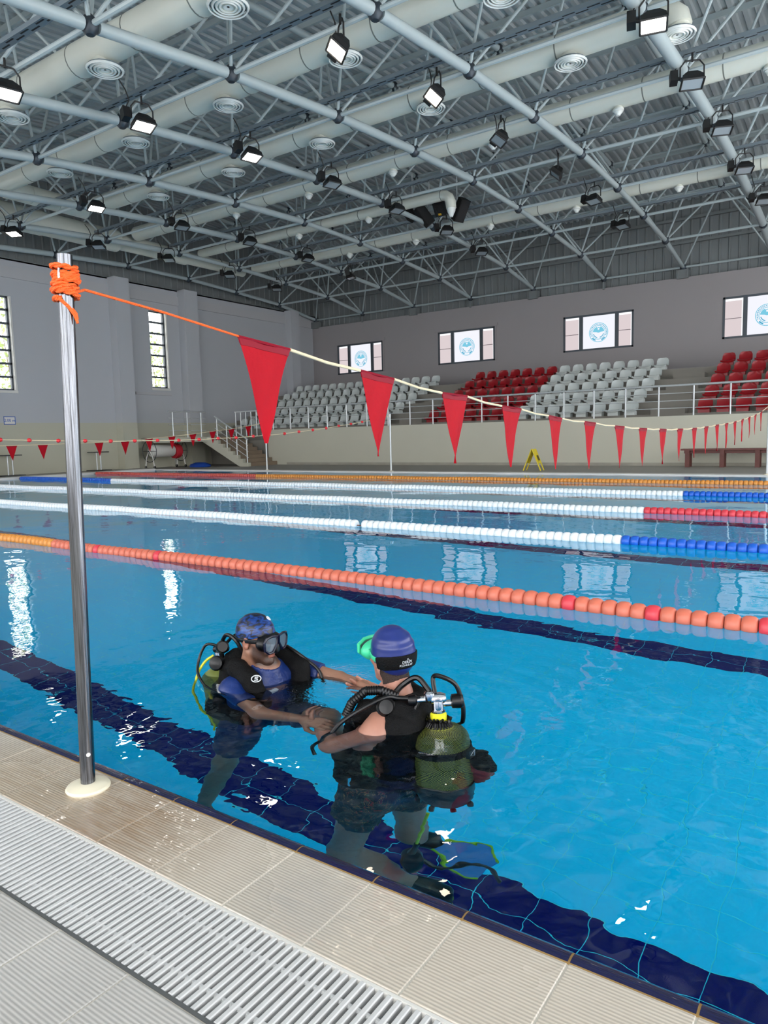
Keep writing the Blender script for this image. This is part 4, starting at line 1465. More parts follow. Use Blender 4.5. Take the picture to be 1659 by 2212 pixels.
def net_object(name, blocks, m, parent=None, tint=None):
    """blocks: list of (fn, lo, hi, step) joined into one smooth mesh; tint(V) -> per-vertex colour"""
    vs_, fs_, o_ = [], [], 0
    for b in blocks:
        v, f = nets(*b)
        vs_.append(v); fs_.append(f + o_); o_ += len(v)
    v = np.concatenate(vs_); f = np.concatenate(fs_)
    off = np.array(worldloc(parent) if parent is not None else (0, 0, 0))
    me = bpy.data.meshes.new(name)
    me.vertices.add(len(v)); me.loops.add(len(f) * 4); me.polygons.add(len(f))
    me.vertices.foreach_set('co', (v - off).astype(F32).ravel())
    me.loops.foreach_set('vertex_index', f.astype(np.int32).ravel())
    me.polygons.foreach_set('loop_start', np.arange(0, len(f) * 4, 4, dtype=np.int32))
    me.polygons.foreach_set('use_smooth', np.ones(len(f), dtype=bool))
    me.update(calc_edges=True)
    me.validate()
    me.materials.append(m)
    if tint is not None:
        ca = me.color_attributes.new('tint', 'FLOAT_COLOR', 'POINT')
        col = np.ones((len(v), 4), F32); col[:, :3] = tint(v)
        ca.data.foreach_set('color', col.ravel())
    o = bpy.data.objects.new(name, me)
    COL.objects.link(o)
    o.parent = parent
    return o


def bounds(prims, pad=.02):
    lo, hi = np.full(3, 9e9), np.full(3, -9e9)
    for q in prims:
        if len(q) == 2:
            c, r = np.array(q[0], float), np.array(q[1], float)
            lo = np.minimum(lo, c - r); hi = np.maximum(hi, c + r)
        else:
            for p, r in ((q[0], q[2]), (q[1], q[3])):
                p = np.array(p, float)
                lo = np.minimum(lo, p - r); hi = np.maximum(hi, p + r)
    return lo - pad, hi + pad


class Frame:
    def __init__(s, o, fwd, upv=(0, 0, 1), k=1.0):
        s.o = Vector(o)
        s.k = k
        s.x = Vector(fwd).normalized()
        u_ = Vector(upv)
        s.y = u_.cross(s.x).normalized()
        s.z = s.x.cross(s.y)

    def w(s, *p):
        return s.o + (s.x * p[0] + s.y * p[1] + s.z * p[2]) * s.k

    def local(s, P):
        R_ = np.array([s.x, s.y, s.z], dtype=F32).T
        return ((P - A3(s.o)) @ R_) / F32(s.k)

    def box(s, r):
        return np.array(s.o) - r, np.array(s.o) + r


def skin_mat(name, rgb, rgb2):
    m = mat(name, rgb, .45)
    nt_ = m.node_tree
    p = nt_.nodes['Principled BSDF']
    at_ = nt_.nodes.new('ShaderNodeAttribute'); at_.attribute_name = 'tint'
    n = nt_.nodes.new('ShaderNodeTexNoise'); n.inputs['Scale'].default_value = 22; n.inputs['Detail'].default_value = 6
    g_ = nt_.nodes.new('ShaderNodeNewGeometry'); nt_.links.new(g_.outputs['Position'], n.inputs['Vector'])
    mx_ = nt_.nodes.new('ShaderNodeMix'); mx_.data_type = 'RGBA'
    mx_.inputs['A'].default_value = (*s2l(rgb), 1); mx_.inputs['B'].default_value = (*s2l(rgb2), 1)
    nt_.links.new(n.outputs['Fac'], mx_.inputs['Factor'])
    mu_ = nt_.nodes.new('ShaderNodeMix'); mu_.data_type = 'RGBA'; mu_.blend_type = 'MULTIPLY'
    mu_.inputs['Factor'].default_value = 1.0
    nt_.links.new(mx_.outputs['Result'], mu_.inputs['A']); nt_.links.new(at_.outputs['Color'], mu_.inputs['B'])
    nt_.links.new(mu_.outputs['Result'], p.inputs['Base Color'])
    p.inputs['Subsurface Weight'].default_value = .08
    p.inputs['Subsurface Radius'].default_value = (.02, .008, .004)
    return m


skin1 = skin_mat('skin_olive', (158, 116, 94), (142, 102, 82))
skin2 = skin_mat('skin_fair', (182, 132, 112), (164, 112, 94))
black_rubber = mat('black_rubber', (7, 7, 9), .3, spec=.4)
black_cloth = mat('vest_black_cordura', (5, 5, 6), .7, spec=.2, noise=.25, nscale=30, bump=.5, bscale=220)
blue_lycra = mat('blue_lycra', (14, 42, 104), .4, noise=.15, nscale=14, bump=.2, bscale=60)
navy_cloth = mat('navy_cloth', (18, 28, 74), .6, noise=.2, nscale=10)
print_white = mat('print_white', (214, 216, 218), .5)
lens_mat = mat('mask_lens', (90, 96, 104), .04, spec=.9)
hair_dark = mat('hair_dark', (34, 26, 22), .7, noise=.5, nscale=140, bump=.9, bscale=300)
yellow_hose = mat('yellow_hose', (204, 206, 40), .4)
chrome_v = mat('valve_chrome', (200, 202, 206), .14, metal=1.0)


def head_core(q):
    """skull, jaw and nose in head space: x forward, y to the left ear, z up"""
    f = ellip(q, (-.014, 0, .034), (.097, .076, .086))
    f = smin(f, ellip(q, (.030, 0, -.032), (.060, .058, .072)), .03)
    for s in (-1, 1):
        f = smin(f, rcone(q, (.0, s * .050, -.052), (.062, s * .016, -.096), .020, .018), .025)
        f = smin(f, ellip(q, (.066, s * .036, -.016), (.022, .022, .020)), .02)
        f = smin(f, ellip(q, (.080, s * .028, .027), (.014, .028, .010)), .014)
    f = smin(f, ellip(q, (.072, 0, -.098), (.022, .024, .020)), .02)
    f = smin(f, rcone(q, (-.018, 0, -.06), (-.034, 0, -.15), .054, .060), .03)
    for s in (-1, 1):
        f = smax(f, -(np.sqrt(((q - A3((.100, s * .032, .006))) ** 2).sum(-1)) - .017), .014)
    f = smin(f, rcone(q, (.086, 0, .012), (.108, 0, -.026), .009, .0125), .012)
    for s in (-1, 1):
        f = smin(f, ellip(q, (.098, s * .0125, -.032), (.011, .008, .008)), .007)
    return f


def lips(q):
    return smin(ellip(q, (.0905, 0, -.0565), (.0105, .024, .0062)), ellip(q, (.0895, 0, -.0695), (.0105, .021, .0070)), .002)


def ears(q):
    f = None
    for s in (-1, 1):
        e = ellip(q, (-.006, s * .079, -.006), (.019, .0085, .031))
        e = smax(e, -(ellip(q, (.000, s * .088, -.003), (.010, .008, .018))), .006)
        f = e if f is None else np.minimum(f, e)
    return f


def head_sdf(fr, with_ears=True):
    def fn(P):
        q = fr.local(P)
        f = smin(head_core(q), lips(q), .003)
        if with_ears:
            f = smin(f, ears(q), .006)
        return f
    return fn


def skull(q, grow):
    f = ellip(q, (-.014, 0, .034), (.097 + grow, .076 + grow, .086 + grow))
    return smin(f, ellip(q, (.02, 0, -.02), (.066 + grow, .062 + grow, .07 + grow)), .03)


def hand_prims(w, d, nrm, side, curl, spread=.02, s=1.0):
    """w wrist, d pointing along the palm, nrm out of the palm, side +1 if the thumb lies along d x nrm"""
    d, nrm = Vector(d).normalized(), Vector(nrm)
    nrm = (nrm - d * nrm.dot(d)).normalized()
    x = d.cross(nrm) * side                     # towards the thumb
    w = Vector(w)
    pr = []
    kn = []
    for i, (off, ln) in enumerate(((.030, .088), (.010, .092), (-.011, .087), (-.031, .078))):
        k_ = w + d * (ln * s) + x * (off * s)
        kn.append(k_)
        pr.append((w + x * (off * .55 * s) + d * .008, k_, .0145 * s, .0105 * s, .014))
    pr.append((w - d * .03, w + d * .02, .024 * s, .024 * s, .02))
    for i, ln in enumerate((.072, .080, .074, .058)):
        p = kn[i]
        a = curl * .5
        fan = (1.5 - i) * spread
        for seg, (f, r0_, r1_) in enumerate(((.45, .0098, .0088), (.32, .0088, .0080), (.23, .0080, .0066))):
            dd = (d * math.cos(a) + nrm * math.sin(a) + x * fan).normalized()
            p2 = p + dd * (ln * f * s)
            pr.append((p, p2, r0_ * s, r1_ * s, .004))
            p = p2
            a += curl * (.9 if seg == 0 else .6)
    t0 = w + d * (.022 * s) + x * (.026 * s)
    t1 = w + d * (.052 * s) + x * (.054 * s) + nrm * (.018 * s)
    t2 = w + d * (.080 * s) + x * (.058 * s) + nrm * (.034 * s)
    t3 = w + d * (.102 * s) + x * (.050 * s) + nrm * (.046 * s)
    pr += [(t0, t1, .0150 * s, .0112 * s, .010), (t1, t2, .0108 * s, .0096 * s, .004), (t2, t3, .0096 * s, .0072 * s, .004)]
    return pr


def torso(shL, shR, chest, belly, pelvis, hipL, hipR, grow=0.0):
    L_, R_ = Vector(shL), Vector(shR)
    ax = (L_ - R_).normalized()
    c, b, p = Vector(chest), Vector(belly), Vector(pelvis)
    pr = [(R_ + ax * .03, L_ - ax * .03, .062 + grow, .062 + grow, .05)]
    for s in (-1, 1):
        pr.append((c + ax * (s * .078) + Vector((0, 0, .03)), c + ax * (s * .070) - Vector((0, 0, .06)), .100 + grow, .098 + grow, .05))
        pr.append((c + ax * (s * .070) - Vector((0, 0, .06)), b + ax * (s * .055), .098 + grow, .092 + grow, .05))
        pr.append((b + ax * (s * .055), p + ax * (s * .068), .092 + grow, .104 + grow, .05))
    pr.append((p, Vector(hipL) * .6 + p * .4, .10 + grow, .09 + grow, .05))
    pr.append((p, Vector(hipR) * .6 + p * .4, .10 + grow, .09 + grow, .05))
    return pr


def cut(fn, c, n_):
    """keep the part behind the plane through c with normal n_"""
    c, n_ = A3(c), A3(Vector(n_).normalized())
    return lambda P: np.maximum(fn(P), (P - c) @ n_)


def wrinkle(P, amp, sc, seed=0):
    x, y, z = P[..., 0] * sc, P[..., 1] * sc, P[..., 2] * sc
    return amp * (np.sin(x * 1.3 + 2 * np.sin(z * .7 + seed)) * np.sin(z * 1.9 + 1.5 * np.sin(y + seed)) + .6 * np.sin(2.7 * z + 1.9 * y + seed))


# ================================================================== diver facing the camera side
D1 = dict(neck=(-2.215, 2.245, .055), shR=(-2.275, 2.095, -.035), shL=(-2.165, 2.415, -.005), chest=(-2.235, 2.255, -.14), belly=(-2.265, 2.262, -.31), pelvis=(-2.295, 2.268, -.47),
          hipR=(-2.305, 2.19, -.50), hipL=(-2.245, 2.345, -.50), knR=(-2.365, 2.115, -.88), anR=(-2.425, 2.03, -1.24), toR=(-2.30, 1.97, -1.31),
          knL=(-1.89, 2.267, -.30), anL=(-1.80, 2.33, -.68), toL=(-1.68, 2.36, -.76),
          elR=(-2.035, 2.022, -.125), wrR=(-1.815, 2.043, -.088), elL=(-1.97, 2.462, -.040), wrL=(-1.815, 2.425, -.022))
diver1 = empty('person', (-2.30, 2.2, -1.3), 'diver in blue patterned cap and dark mask, facing the other diver, arms held out', 'person')
h1 = Frame((-2.232, 2.222, .178), (.985, .10, -.05), (.03, .02, 1), .91)
arms1 = [(D1['shR'], D1['elR'], .050, .040, .03), (D1['elR'], D1['wrR'], .042, .027, .02), (D1['shL'], D1['elL'], .050, .040, .03), (D1['elL'], D1['wrL'], .041, .027, .02)]
legs1 = [(D1['hipR'], D1['knR'], .088, .060, .04), (D1['knR'], D1['anR'], .060, .038, .03), (D1['hipL'], D1['knL'], .088, .062, .04), (D1['knL'], D1['anL'], .060, .038, .03),
         (D1['anR'], D1['toR'], .038, .026, .02), (D1['anL'], D1['toL'], .038, .026, .02)]
tor1 = torso(D1['shL'], D1['shR'], D1['chest'], D1['belly'], D1['pelvis'], D1['hipL'], D1['hipR'])
neck1 = [(D1['neck'], Vector(D1['neck']) + Vector((0, 0, -.10)), .062, .085, .05)]
body1 = tor1 + neck1 + arms1 + legs1
hR1 = hand_prims(D1['wrR'], (.98, -.02, .06), (.1, .35, -.9), -1, .75)
hL1 = hand_prims(D1['wrL'], (.96, -.20, .02), (.0, -.6, -.75), 1, .6)


def beard_amount(q):
    ay = np.abs(q[..., 1])
    top_ = -.046 + 1.25 * np.maximum(0, ay - .034)
    m_ = np.clip((top_ - q[..., 2]) / .012, 0, 1) * np.clip((q[..., 0] - .004) / .02, 0, 1) * np.clip((q[..., 2] + .128) / .018, 0, 1)
    return m_ * np.clip((lips(q) - .0012) / .003, 0, 1)


def tint_face1(v):
    """warm lips, cheeks and ears; a property of the skin itself"""
    q = h1.local(v.astype(F32))
    t = np.ones((len(v), 3), F32)
    l_ = np.clip(1 - lips(q) / .003, 0, 1)[:, None]
    t = t * (1 - l_) + l_ * A3((.86, .52, .52))
    e_ = np.clip(1 - ears(q) / .006, 0, 1)[:, None]
    t = t * (1 - e_) + e_ * t * A3((1.0, .80, .76))
    g_ = .97 * beard_amount(q) * (.9 + .1 * np.sin(q[..., 0] * 1500) * np.sin(q[..., 1] * 1300 + q[..., 2] * 1100))
    return t * (1 - g_[:, None]) + g_[:, None] * A3((.07, .058, .055))


b_lo, b_hi = bounds(body1)
net_object('body', [(lambda P: blend(P, body1), b_lo, b_hi, .0105), (head_sdf(h1), *h1.box(.15), .0036),
                    (lambda P: blend(P, hR1), *bounds(hR1), .0042), (lambda P: blend(P, hL1), *bounds(hL1), .0042)], skin1, diver1, tint_face1)

def brows_fn(P):
    q = h1.local(P)
    f = ellip(q, (.092, .030, .026), (.012, .022, .0042))
    return np.minimum(f, ellip(q, (.092, -.030, .026), (.012, .022, .0042)))


net_object('eyebrows', [(brows_fn, *h1.box(.13), .0035)], hair_dark, diver1)
sclera = mat('eye_white', (220, 214, 206), .2)
iris = mat('iris_brown', (52, 32, 20), .15)
for s in (-1, 1):
    e_ = MB().lathe([(.0135 * math.sin(PI * k / 10) + .0001, -.0135 * math.cos(PI * k / 10)) for k in range(11)], 14, h1.w(.084, s * .032, .005), h1.x).build('eye', sclera, diver1, smooth=True)
    MB().lathe([(.0002, .0139), (.006, .0134), (.0062, .0118)], 14, h1.w(.084, s * .032, .005), h1.x + h1.z * -.1).build('iris', iris, e_, smooth=True)
    lid_c = h1.w(.084, s * .032, .0075)
# cap
cap_blue = mat('cap_blue_printed', (20, 70, 168), .35)
nt = cap_blue.node_tree
g = nt.nodes.new('ShaderNodeTexCoord')
wv = nt.nodes.new('ShaderNodeTexNoise'); wv.inputs['Scale'].default_value = 26; wv.inputs['Detail'].default_value = 4; wv.inputs['Distortion'].default_value = 1.4
mp = nt.nodes.new('ShaderNodeMapping'); mp.inputs['Scale'].default_value = (1.0, .6, 2.2); mp.inputs['Rotation'].default_value = (.5, .7, .2)
nt.links.new(g.outputs['Object'], mp.inputs[0]); nt.links.new(mp.outputs[0], wv.inputs['Vector'])
cr = nt.nodes.new('ShaderNodeValToRGB')
cr.color_ramp.elements[0].position = .46; cr.color_ramp.elements[0].color = (*s2l((8, 14, 28)), 1)
cr.color_ramp.elements[1].position = .52; cr.color_ramp.elements[1].color = (*s2l((10, 42, 106)), 1)
e3 = cr.color_ramp.elements.new(.66); e3.color = (*s2l((26, 74, 142)), 1)
nt.links.new(wv.outputs['Fac'], cr.inputs[0]); nt.links.new(cr.outputs[0], nt.nodes['Principled BSDF'].inputs['Base Color'])


def cap1_fn(P):
    q = h1.local(P)
    f = skull(q, .006) + wrinkle(q, .0008, 60)
    return np.maximum(f, -(q[..., 2] - (.012 + .30 * q[..., 0])))


cap1 = net_object('swim_cap', [(cap1_fn, *h1.box(.14), .0042)], cap_blue, diver1)
bd = Vector((.62, .28, .73)).normalized()
br = 1 / math.sqrt((bd.x / .103) ** 2 + (bd.y / .082) ** 2 + (bd.z / .092) ** 2)
ec = h1.w(-.014 + bd.x * br, bd.y * br, .034 + bd.z * br); en = (h1.x * bd.x + h1.y * bd.y + h1.z * bd.z).normalized()
MB().lathe([(.001, .0), (.013, .0), (.013, .0022), (.001, .003)], 16, ec - en * .0005, en).build('cap_badge', print_white, cap1)
# mask: skirt, two lenses in a dark blue frame, strap
frame_blue = mat('mask_frame_dark_blue', (8, 11, 40), .25)
mask1 = empty('diving_mask', h1.o, 'dark blue twin-lens mask')
mask1.parent = diver1
mask1.location = Vector(h1.o) - Vector(diver1.location)
mask1['label'] = 'dark blue twin-lens diving mask'


def skirt_fn(P):
    q = h1.local(P)
    f = ellip(q, (.070, 0, -.002), (.050, .084, .048))
    f = smin(f, rcone(q, (.096, 0, .0), (.112, 0, -.030), .022, .022), .012)
    f = np.maximum(f, .046 - q[..., 0])
    return np.maximum(f, q[..., 0] - .128)


net_object('skirt', [(skirt_fn, *h1.box(.15), .0044)], black_rubber, mask1)
for s in (-1, 1):
    shp = [(.006, .036), (.042, .042), (.074, .036), (.087, .016), (.082, -.020), (.060, -.038), (.036, -.036), (.017, -.012), (.007, .004)]
    pts = [h1.w(.124 - .012 * (a / .08) ** 2, s * a, b + .000) for a, b in shp]
    lf = MB().tube(pts, .0062, 8, closed=True).build('lens_frame', frame_blue, mask1, smooth=True)
    cen = sum(pts, Vector()) / len(pts)
    MB().add([cen] + [p + (cen - p) * .06 for p in pts], [(0, 1 + i, 1 + (i + 1) % len(pts)) for i in range(len(pts))]).build('lens', lens_mat, mask1)
def strap_band(fr, grow, z0, slope, half, x_max):
    def fn(P):
        q = fr.local(P)
        f = skull(q, grow)
        b_ = np.abs(q[..., 2] - (z0 + slope * q[..., 0])) - half
        f = np.maximum(np.maximum(f, -(f + .006)), b_)
        return np.maximum(f, q[..., 0] - x_max)
    return fn
net_object('strap', [(strap_band(h1, .0115, .008, .05, .011, .075), *h1.box(.14), .0038)], black_rubber, mask1)

# blue rash shirt with short sleeves, navy shorts
sL, sR, eL, eR = (Vector(D1[k]) for k in ('shL', 'shR', 'elL', 'elR'))
torG = torso(D1['shL'], D1['shR'], D1['chest'], D1['belly'], D1['pelvis'], D1['hipL'], D1['hipR'], .007)


def shirt_fn(P):
    f = blend(P, torG) + wrinkle(P, .0015, 42)
    for a, b in ((sL, eL), (sR, eR)):
        c = a + (b - a) * .55
        s_ = np.maximum(rcone(P, a, b, .060, .052), (P - A3(c)) @ A3((b - a).normalized()))
        f = smin(f, s_, .03)
    f = smin(f, rcone(P, Vector(D1['neck']) + Vector((0, 0, -.08)), Vector(D1['neck']) + Vector((.0, 0, .0)), .088, .073), .03)
    f = np.maximum(f, -ellip(P, Vector(D1['neck']) + Vector((.018, 0, .045)), (.088, .078, .060)))
    return np.maximum(f, -(P[..., 2] + .44))


lo, hi = bounds(torG + [(sL, eL, .06, .06), (sR, eR, .06, .06), (D1['neck'], D1['neck'], .09, .09)])
net_object('shirt', [(shirt_fn, lo, hi, .0072)], blue_lycra, diver1)


def shorts1_fn(P):
    f = blend(P, torG) + .002
    f = np.maximum(f, P[..., 2] + .41)
    for h_, k_, tt in ((D1['hipR'], D1['knR'], .70), (D1['hipL'], D1['knL'], .78)):
        h_, k_ = Vector(h_), Vector(k_)
        d = (k_ - h_).normalized()
        s_ = np.maximum(rcone(P, h_, k_, .108, .084), (P - A3(h_ + (k_ - h_) * tt)) @ A3(d))
        f = smin(f, s_, .03)
    return f + wrinkle(P, .003, 30, 2)


lo, hi = bounds([(D1['hipR'], D1['knR'], .12, .1), (D1['hipL'], D1['knL'], .12, .1), (D1['belly'], D1['pelvis'], .22, .22)])
net_object('shorts', [(shorts1_fn, lo, hi, .0095)], navy_cloth, diver1)

# ---- scuba set worn by this diver
scuba1 = empty('scuba_set', (-2.40, 2.22, -.2), 'black scuba vest and tank on the diver in the blue patterned cap', 'scuba set')


def vest1_fn(P):
    f = blend(P, [((-2.345, 2.235, .015), (-2.375, 2.24, -.36), .105, .12, .05),
                  ((-2.34, 2.14, -.08), (-2.36, 2.13, -.34), .075, .085, .05), ((-2.28, 2.36, -.08), (-2.30, 2.37, -.34), .075, .085, .05),
                  ((-2.33, 2.12, -.30), (-2.20, 2.10, -.34), .075, .050, .05), ((-2.28, 2.39, -.30), (-2.13, 2.37, -.34), .07, .05, .05)], .05)
    for pts in ([(-2.35, 2.165, .045), (-2.27, 2.135, .062), (-2.185, 2.125, .025), (-2.135, 2.13, -.06), (-2.125, 2.13, -.17)],
                [(-2.33, 2.32, .05), (-2.22, 2.36, .072), (-2.105, 2.355, .03), (-2.065, 2.33, -.06), (-2.075, 2.31, -.17)]):
        for i in range(4):
            f = smin(f, rcone(P, pts[i], pts[i + 1], .040, .040), .02)
    # chest panel on the far side
    f = smin(f, ellip(P, (-2.105, 2.345, -.10), (.05, .075, .10)), .03)
    return f + wrinkle(P, .0022, 55, 1)


vest1 = net_object('vest', [(vest1_fn, (-2.56, 1.97, -.52), (-1.98, 2.50, .16), .0085)], black_cloth, scuba1)
lg = Vector((-2.125, 2.098, .052)); ln = Vector((.62, -.55, .55)).normalized()
lgb = MB()
lgb.tube([lg + (Vector((.55, .62, 0)).normalized() * (.020 * math.cos(2 * PI * k / 18)) + ln.cross(Vector((.55, .62, 0)).normalized()) * (.014 * math.sin(2 * PI * k / 18))) for k in range(18)], .0022, 6, closed=True)
lgb.tube([lg + Vector((.55, .62, 0)).normalized() * a_ + ln.cross(Vector((.55, .62, 0)).normalized()) * b_ for a_, b_ in ((.009, .006), (-.004, .007), (-.006, .002), (.005, -.001), (.006, -.006), (-.009, -.006))], .0024, 6)
lgb.build('round_badge', print_white, vest1, smooth=True)
MB().lathe([(.001, -.66), (.05, -.655), (.085, -.62), (.088, -.08), (.07, -.03), (.035, -.005), (.028, .02)], 22, (-2.475, 2.215, .02), (-.05, 0, 1)).build('tank', mat('tank_olive', (112, 122, 52), .4), scuba1, smooth=True)
vv = MB().lathe([(.024, .0), (.024, .05), (.018, .055), (.018, .07)], 14, (-2.472, 2.215, .035))
vv.build('tank_valve', chrome_v, scuba1, smooth=True)
fs = MB().lathe([(.024, -.04), (.030, -.03), (.030, .03), (.022, .045)], 16, (-2.42, 2.185, .122), (.6, -.5, .25))
fs.lathe([(.016, -.03), (.016, .05)], 12, (-2.455, 2.20, .105), (1, 0, .2))
fs.build('first_stage', black_rubber, scuba1, smooth=True)


def hose(name, pts, r, m, parent, n=8):
    """smooth hose through the points (Catmull-Rom)"""
    pts = [Vector(p) for p in pts]
    q = [pts[0] * 2 - pts[1]] + pts + [pts[-1] * 2 - pts[-2]]
    out_ = []
    for i in range(1, len(q) - 2):
        for k in range(7):
            t = k / 7
            a, b, c, d = q[i - 1:i + 3]
            out_.append(.5 * ((2 * b) + (c - a) * t + (2 * a - 5 * b + 4 * c - d) * t * t + (3 * b - a - 3 * c + d) * t ** 3))
    out_.append(pts[-1])
    return MB().tube(out_, r, n).build(name, m, parent, smooth=True)


hose('regulator_hose', [(-2.42, 2.17, .13), (-2.46, 2.14, .142), (-2.485, 2.13, .12), (-2.495, 2.11, .07), (-2.47, 2.08, .02), (-2.38, 2.05, -.02), (-2.27, 2.03, -.03), (-2.13, 2.05, -.045), (-2.06, 2.09, -.05)], .0065, black_rubber, scuba1)
hose('inflator_hose', [(-2.42, 2.20, .13), (-2.40, 2.26, .165), (-2.32, 2.32, .155), (-2.20, 2.36, .12), (-2.09, 2.385, .06), (-2.03, 2.40, .01), (-1.99, 2.38, -.06)], .0075, black_rubber, scuba1)
hose('low_pressure_hose', [(-2.43, 2.19, .14), (-2.37, 2.17, .19), (-2.31, 2.17, .17), (-2.29, 2.19, .10)], .009, black_rubber, scuba1)
hose('octopus_hose', [(-2.44, 2.15, .09), (-2.47, 2.12, .06), (-2.49, 2.09, .0), (-2.47, 2.05, -.1), (-2.46, 2.05, -.2), (-2.44, 2.06, -.32), (-2.38, 2.07, -.45), (-2.36, 2.06, -.52)], .006, yellow_hose, scuba1)
MB().lathe([(.01, -.022), (.030, -.016), (.034, 0), (.028, .014), (.012, .02)], 16, (-2.385, 2.115, .072), (.5, -.8, .3)).build('dump_valve', black_rubber, scuba1, smooth=True)
cl = MB()
cl.obox((-2.115, 2.185, -.055), (.004, .022, .004), (.012, -.003, 0), (0, .003, .008))
cl.build('chest_clip', print_white, scuba1)

# ================================================================== diver with back to the camera
D2 = dict(neck=(-1.495, 2.21, .065), shL=(-1.475, 2.045, -.035), shR=(-1.525, 2.37, -.01), chest=(-1.515, 2.195, -.15), belly=(-1.53, 2.165, -.33), pelvis=(-1.50, 2.115, -.52),
          hipL=(-1.52, 2.035, -.555), hipR=(-1.455, 2.195, -.56), knL=(-1.586, 1.975, -.96), anL=(-1.385, 2.15, -1.20), toL=(-1.28, 2.17, -1.23),
          knR=(-1.44, 2.23, -.95), anR=(-1.53, 2.39, -1.20), toR=(-1.46, 2.41, -1.22),
          elL=(-1.612, 1.958, -.145), wrL=(-1.745, 2.058, -.130), elR=(-1.655, 2.455, -.10), wrR=(-1.715, 2.425, -.04))
diver2 = empty('person', (-1.50, 2.1, -1.2), 'diver in plain blue cap with back turned, green mask strap and tank on the back', 'person')
h2 = Frame((-1.512, 2.215, .218), (-.94, .34, -.03), (.0, -.02, 1), .93)
arms2 = [(D2['shL'], D2['elL'], .054, .043, .03), (D2['elL'], D2['wrL'], .043, .029, .02), (D2['shR'], D2['elR'], .054, .042, .03), (D2['elR'], D2['wrR'], .042, .028, .02)]
legs2 = [(D2['hipL'], D2['knL'], .086, .058, .04), (D2['knL'], D2['anL'], .062, .040, .03), (D2['hipR'], D2['knR'], .084, .056, .04), (D2['knR'], D2['anR'], .060, .040, .03),
         (D2['anL'], D2['toL'], .038, .028, .02), (D2['anR'], D2['toR'], .038, .028, .02)]
tor2 = torso(D2['shL'], D2['shR'], D2['chest'], D2['belly'], D2['pelvis'], D2['hipL'], D2['hipR'])
neck2 = [(D2['neck'], Vector(D2['neck']) + Vector((0, 0, -.10)), .060, .088, .05), (Vector(D2['neck']) + Vector((0, 0, .01)), Vector(D2['shL']) + Vector((0, .04, .03)), .045, .035, .05), (Vector(D2['neck']) + Vector((0, 0, .01)), Vector(D2['shR']) + Vector((0, -.04, .03)), .045, .035, .05)]
body2 = tor2 + neck2 + arms2 + legs2
hL2 = hand_prims(D2['wrL'], (-.72, .35, .32), (.2, .6, .65), -1, .8)
hR2 = hand_prims(D2['wrR'], (-.80, -.12, .1), (.1, -.7, .6), -1, .7)
b_lo, b_hi = bounds(body2)
net_object('body', [(lambda P: blend(P, body2), b_lo, b_hi, .0105), (head_sdf(h2), *h2.box(.165), .0042),
                    (lambda P: blend(P, hL2), *bounds(hL2), .0042), (lambda P: blend(P, hR2), *bounds(hR2), .0042)], skin2, diver2, lambda v: np.ones((len(v), 3), F32))


def nape_fn(P):
    q = h2.local(P)
    f = head_core(q) - .003 - .0008 * np.sin(q[..., 1] * 1100) * np.sin(q[..., 2] * 900)
    f = np.maximum(f, q[..., 0] + .012)
    return np.maximum(f, -.088 - .35 * (q[..., 0] + .05) - .12 * np.abs(q[..., 1]) - q[..., 2])


hair_short = mat('hair_short_brown', (58, 44, 38), .8, noise=.4, nscale=160, bump=.8, bscale=320)
net_object('nape_hair', [(nape_fn, *h2.box(.15), .0042)], hair_short, diver2)


def cap2_fn(P):
    q = h2.local(P)
    f = ellip(q, (-.016, 0, .034), (.105, .084, .096))
    f = smin(f, ellip(q, (-.02, 0, -.01), (.080, .080, .075)), .03)
    f = f + .0016 * np.sin(q[..., 2] * 190 + 20 * q[..., 1]) * np.clip((-q[..., 0] + .03) * 12, 0, 1) * np.clip((q[..., 2] - .02) * 25, 0, 1)
    return np.maximum(f, -(q[..., 2] - (-.018 + .66 * q[..., 0])))


cap_plain = mat('cap_blue_silicone', (30, 46, 112), .3, noise=.12, nscale=30)
cap2 = net_object('swim_cap', [(cap2_fn, *h2.box(.15), .0042)], cap_plain, diver2)
green_m = mat('mask_green_silicone', (66, 206, 152), .35)
mask2 = empty('diving_mask', h2.o)
mask2.parent = diver2
mask2.location = Vector(h2.o) - Vector(diver2.location)
mask2['label'] = 'sea-green diving mask with black neoprene strap pad'


def skirt2_fn(P):
    q = h2.local(P)
    f = ellip(q, (.086, 0, .012), (.050, .086, .047))
    f = smin(f, rcone(q, (.104, 0, .0), (.124, 0, -.022), .021, .020), .012)
    f = np.maximum(f, .056 - q[..., 0])
    return np.maximum(f, q[..., 0] - .136)


net_object('skirt', [(skirt2_fn, *h2.box(.16), .0044)], green_m, mask2)
shp = [(-.074, .028), (-.04, .044), (0, .046), (.04, .044), (.074, .028), (.074, -.002), (.05, -.022), (.018, -.012), (0, -.004), (-.018, -.012), (-.05, -.022), (-.074, -.002)]
pts = [h2.w(.138 - .012 * (a / .08) ** 2, a, b + .008) for a, b in shp]
MB().tube(pts, .0075, 8, closed=True).build('lens_frame', green_m, mask2, smooth=True)
cen = sum(pts, Vector()) / len(pts)
MB().add([cen] + pts, [(0, 1 + i, 1 + (i + 1) % len(pts)) for i in range(len(pts))]).build('lens', lens_mat, mask2)


def band2(grow, z0, slope, half, xa, xb, th):
    def fn(P):
        q = h2.local(P)
        f = ellip(q, (-.016, 0, .034), (.105 + grow, .084 + grow, .096 + grow))
        f = smin(f, ellip(q, (-.02, 0, -.01), (.080 + grow, .080 + grow, .075 + grow)), .03)
        hf = half if np.isscalar(half) else half(q)
        f = np.maximum(np.maximum(f, -(f + th)), np.abs(q[..., 2] - (z0 + slope * q[..., 0])) - hf)
        return np.maximum(np.maximum(f, q[..., 0] - xb), xa - q[..., 0])
    return fn


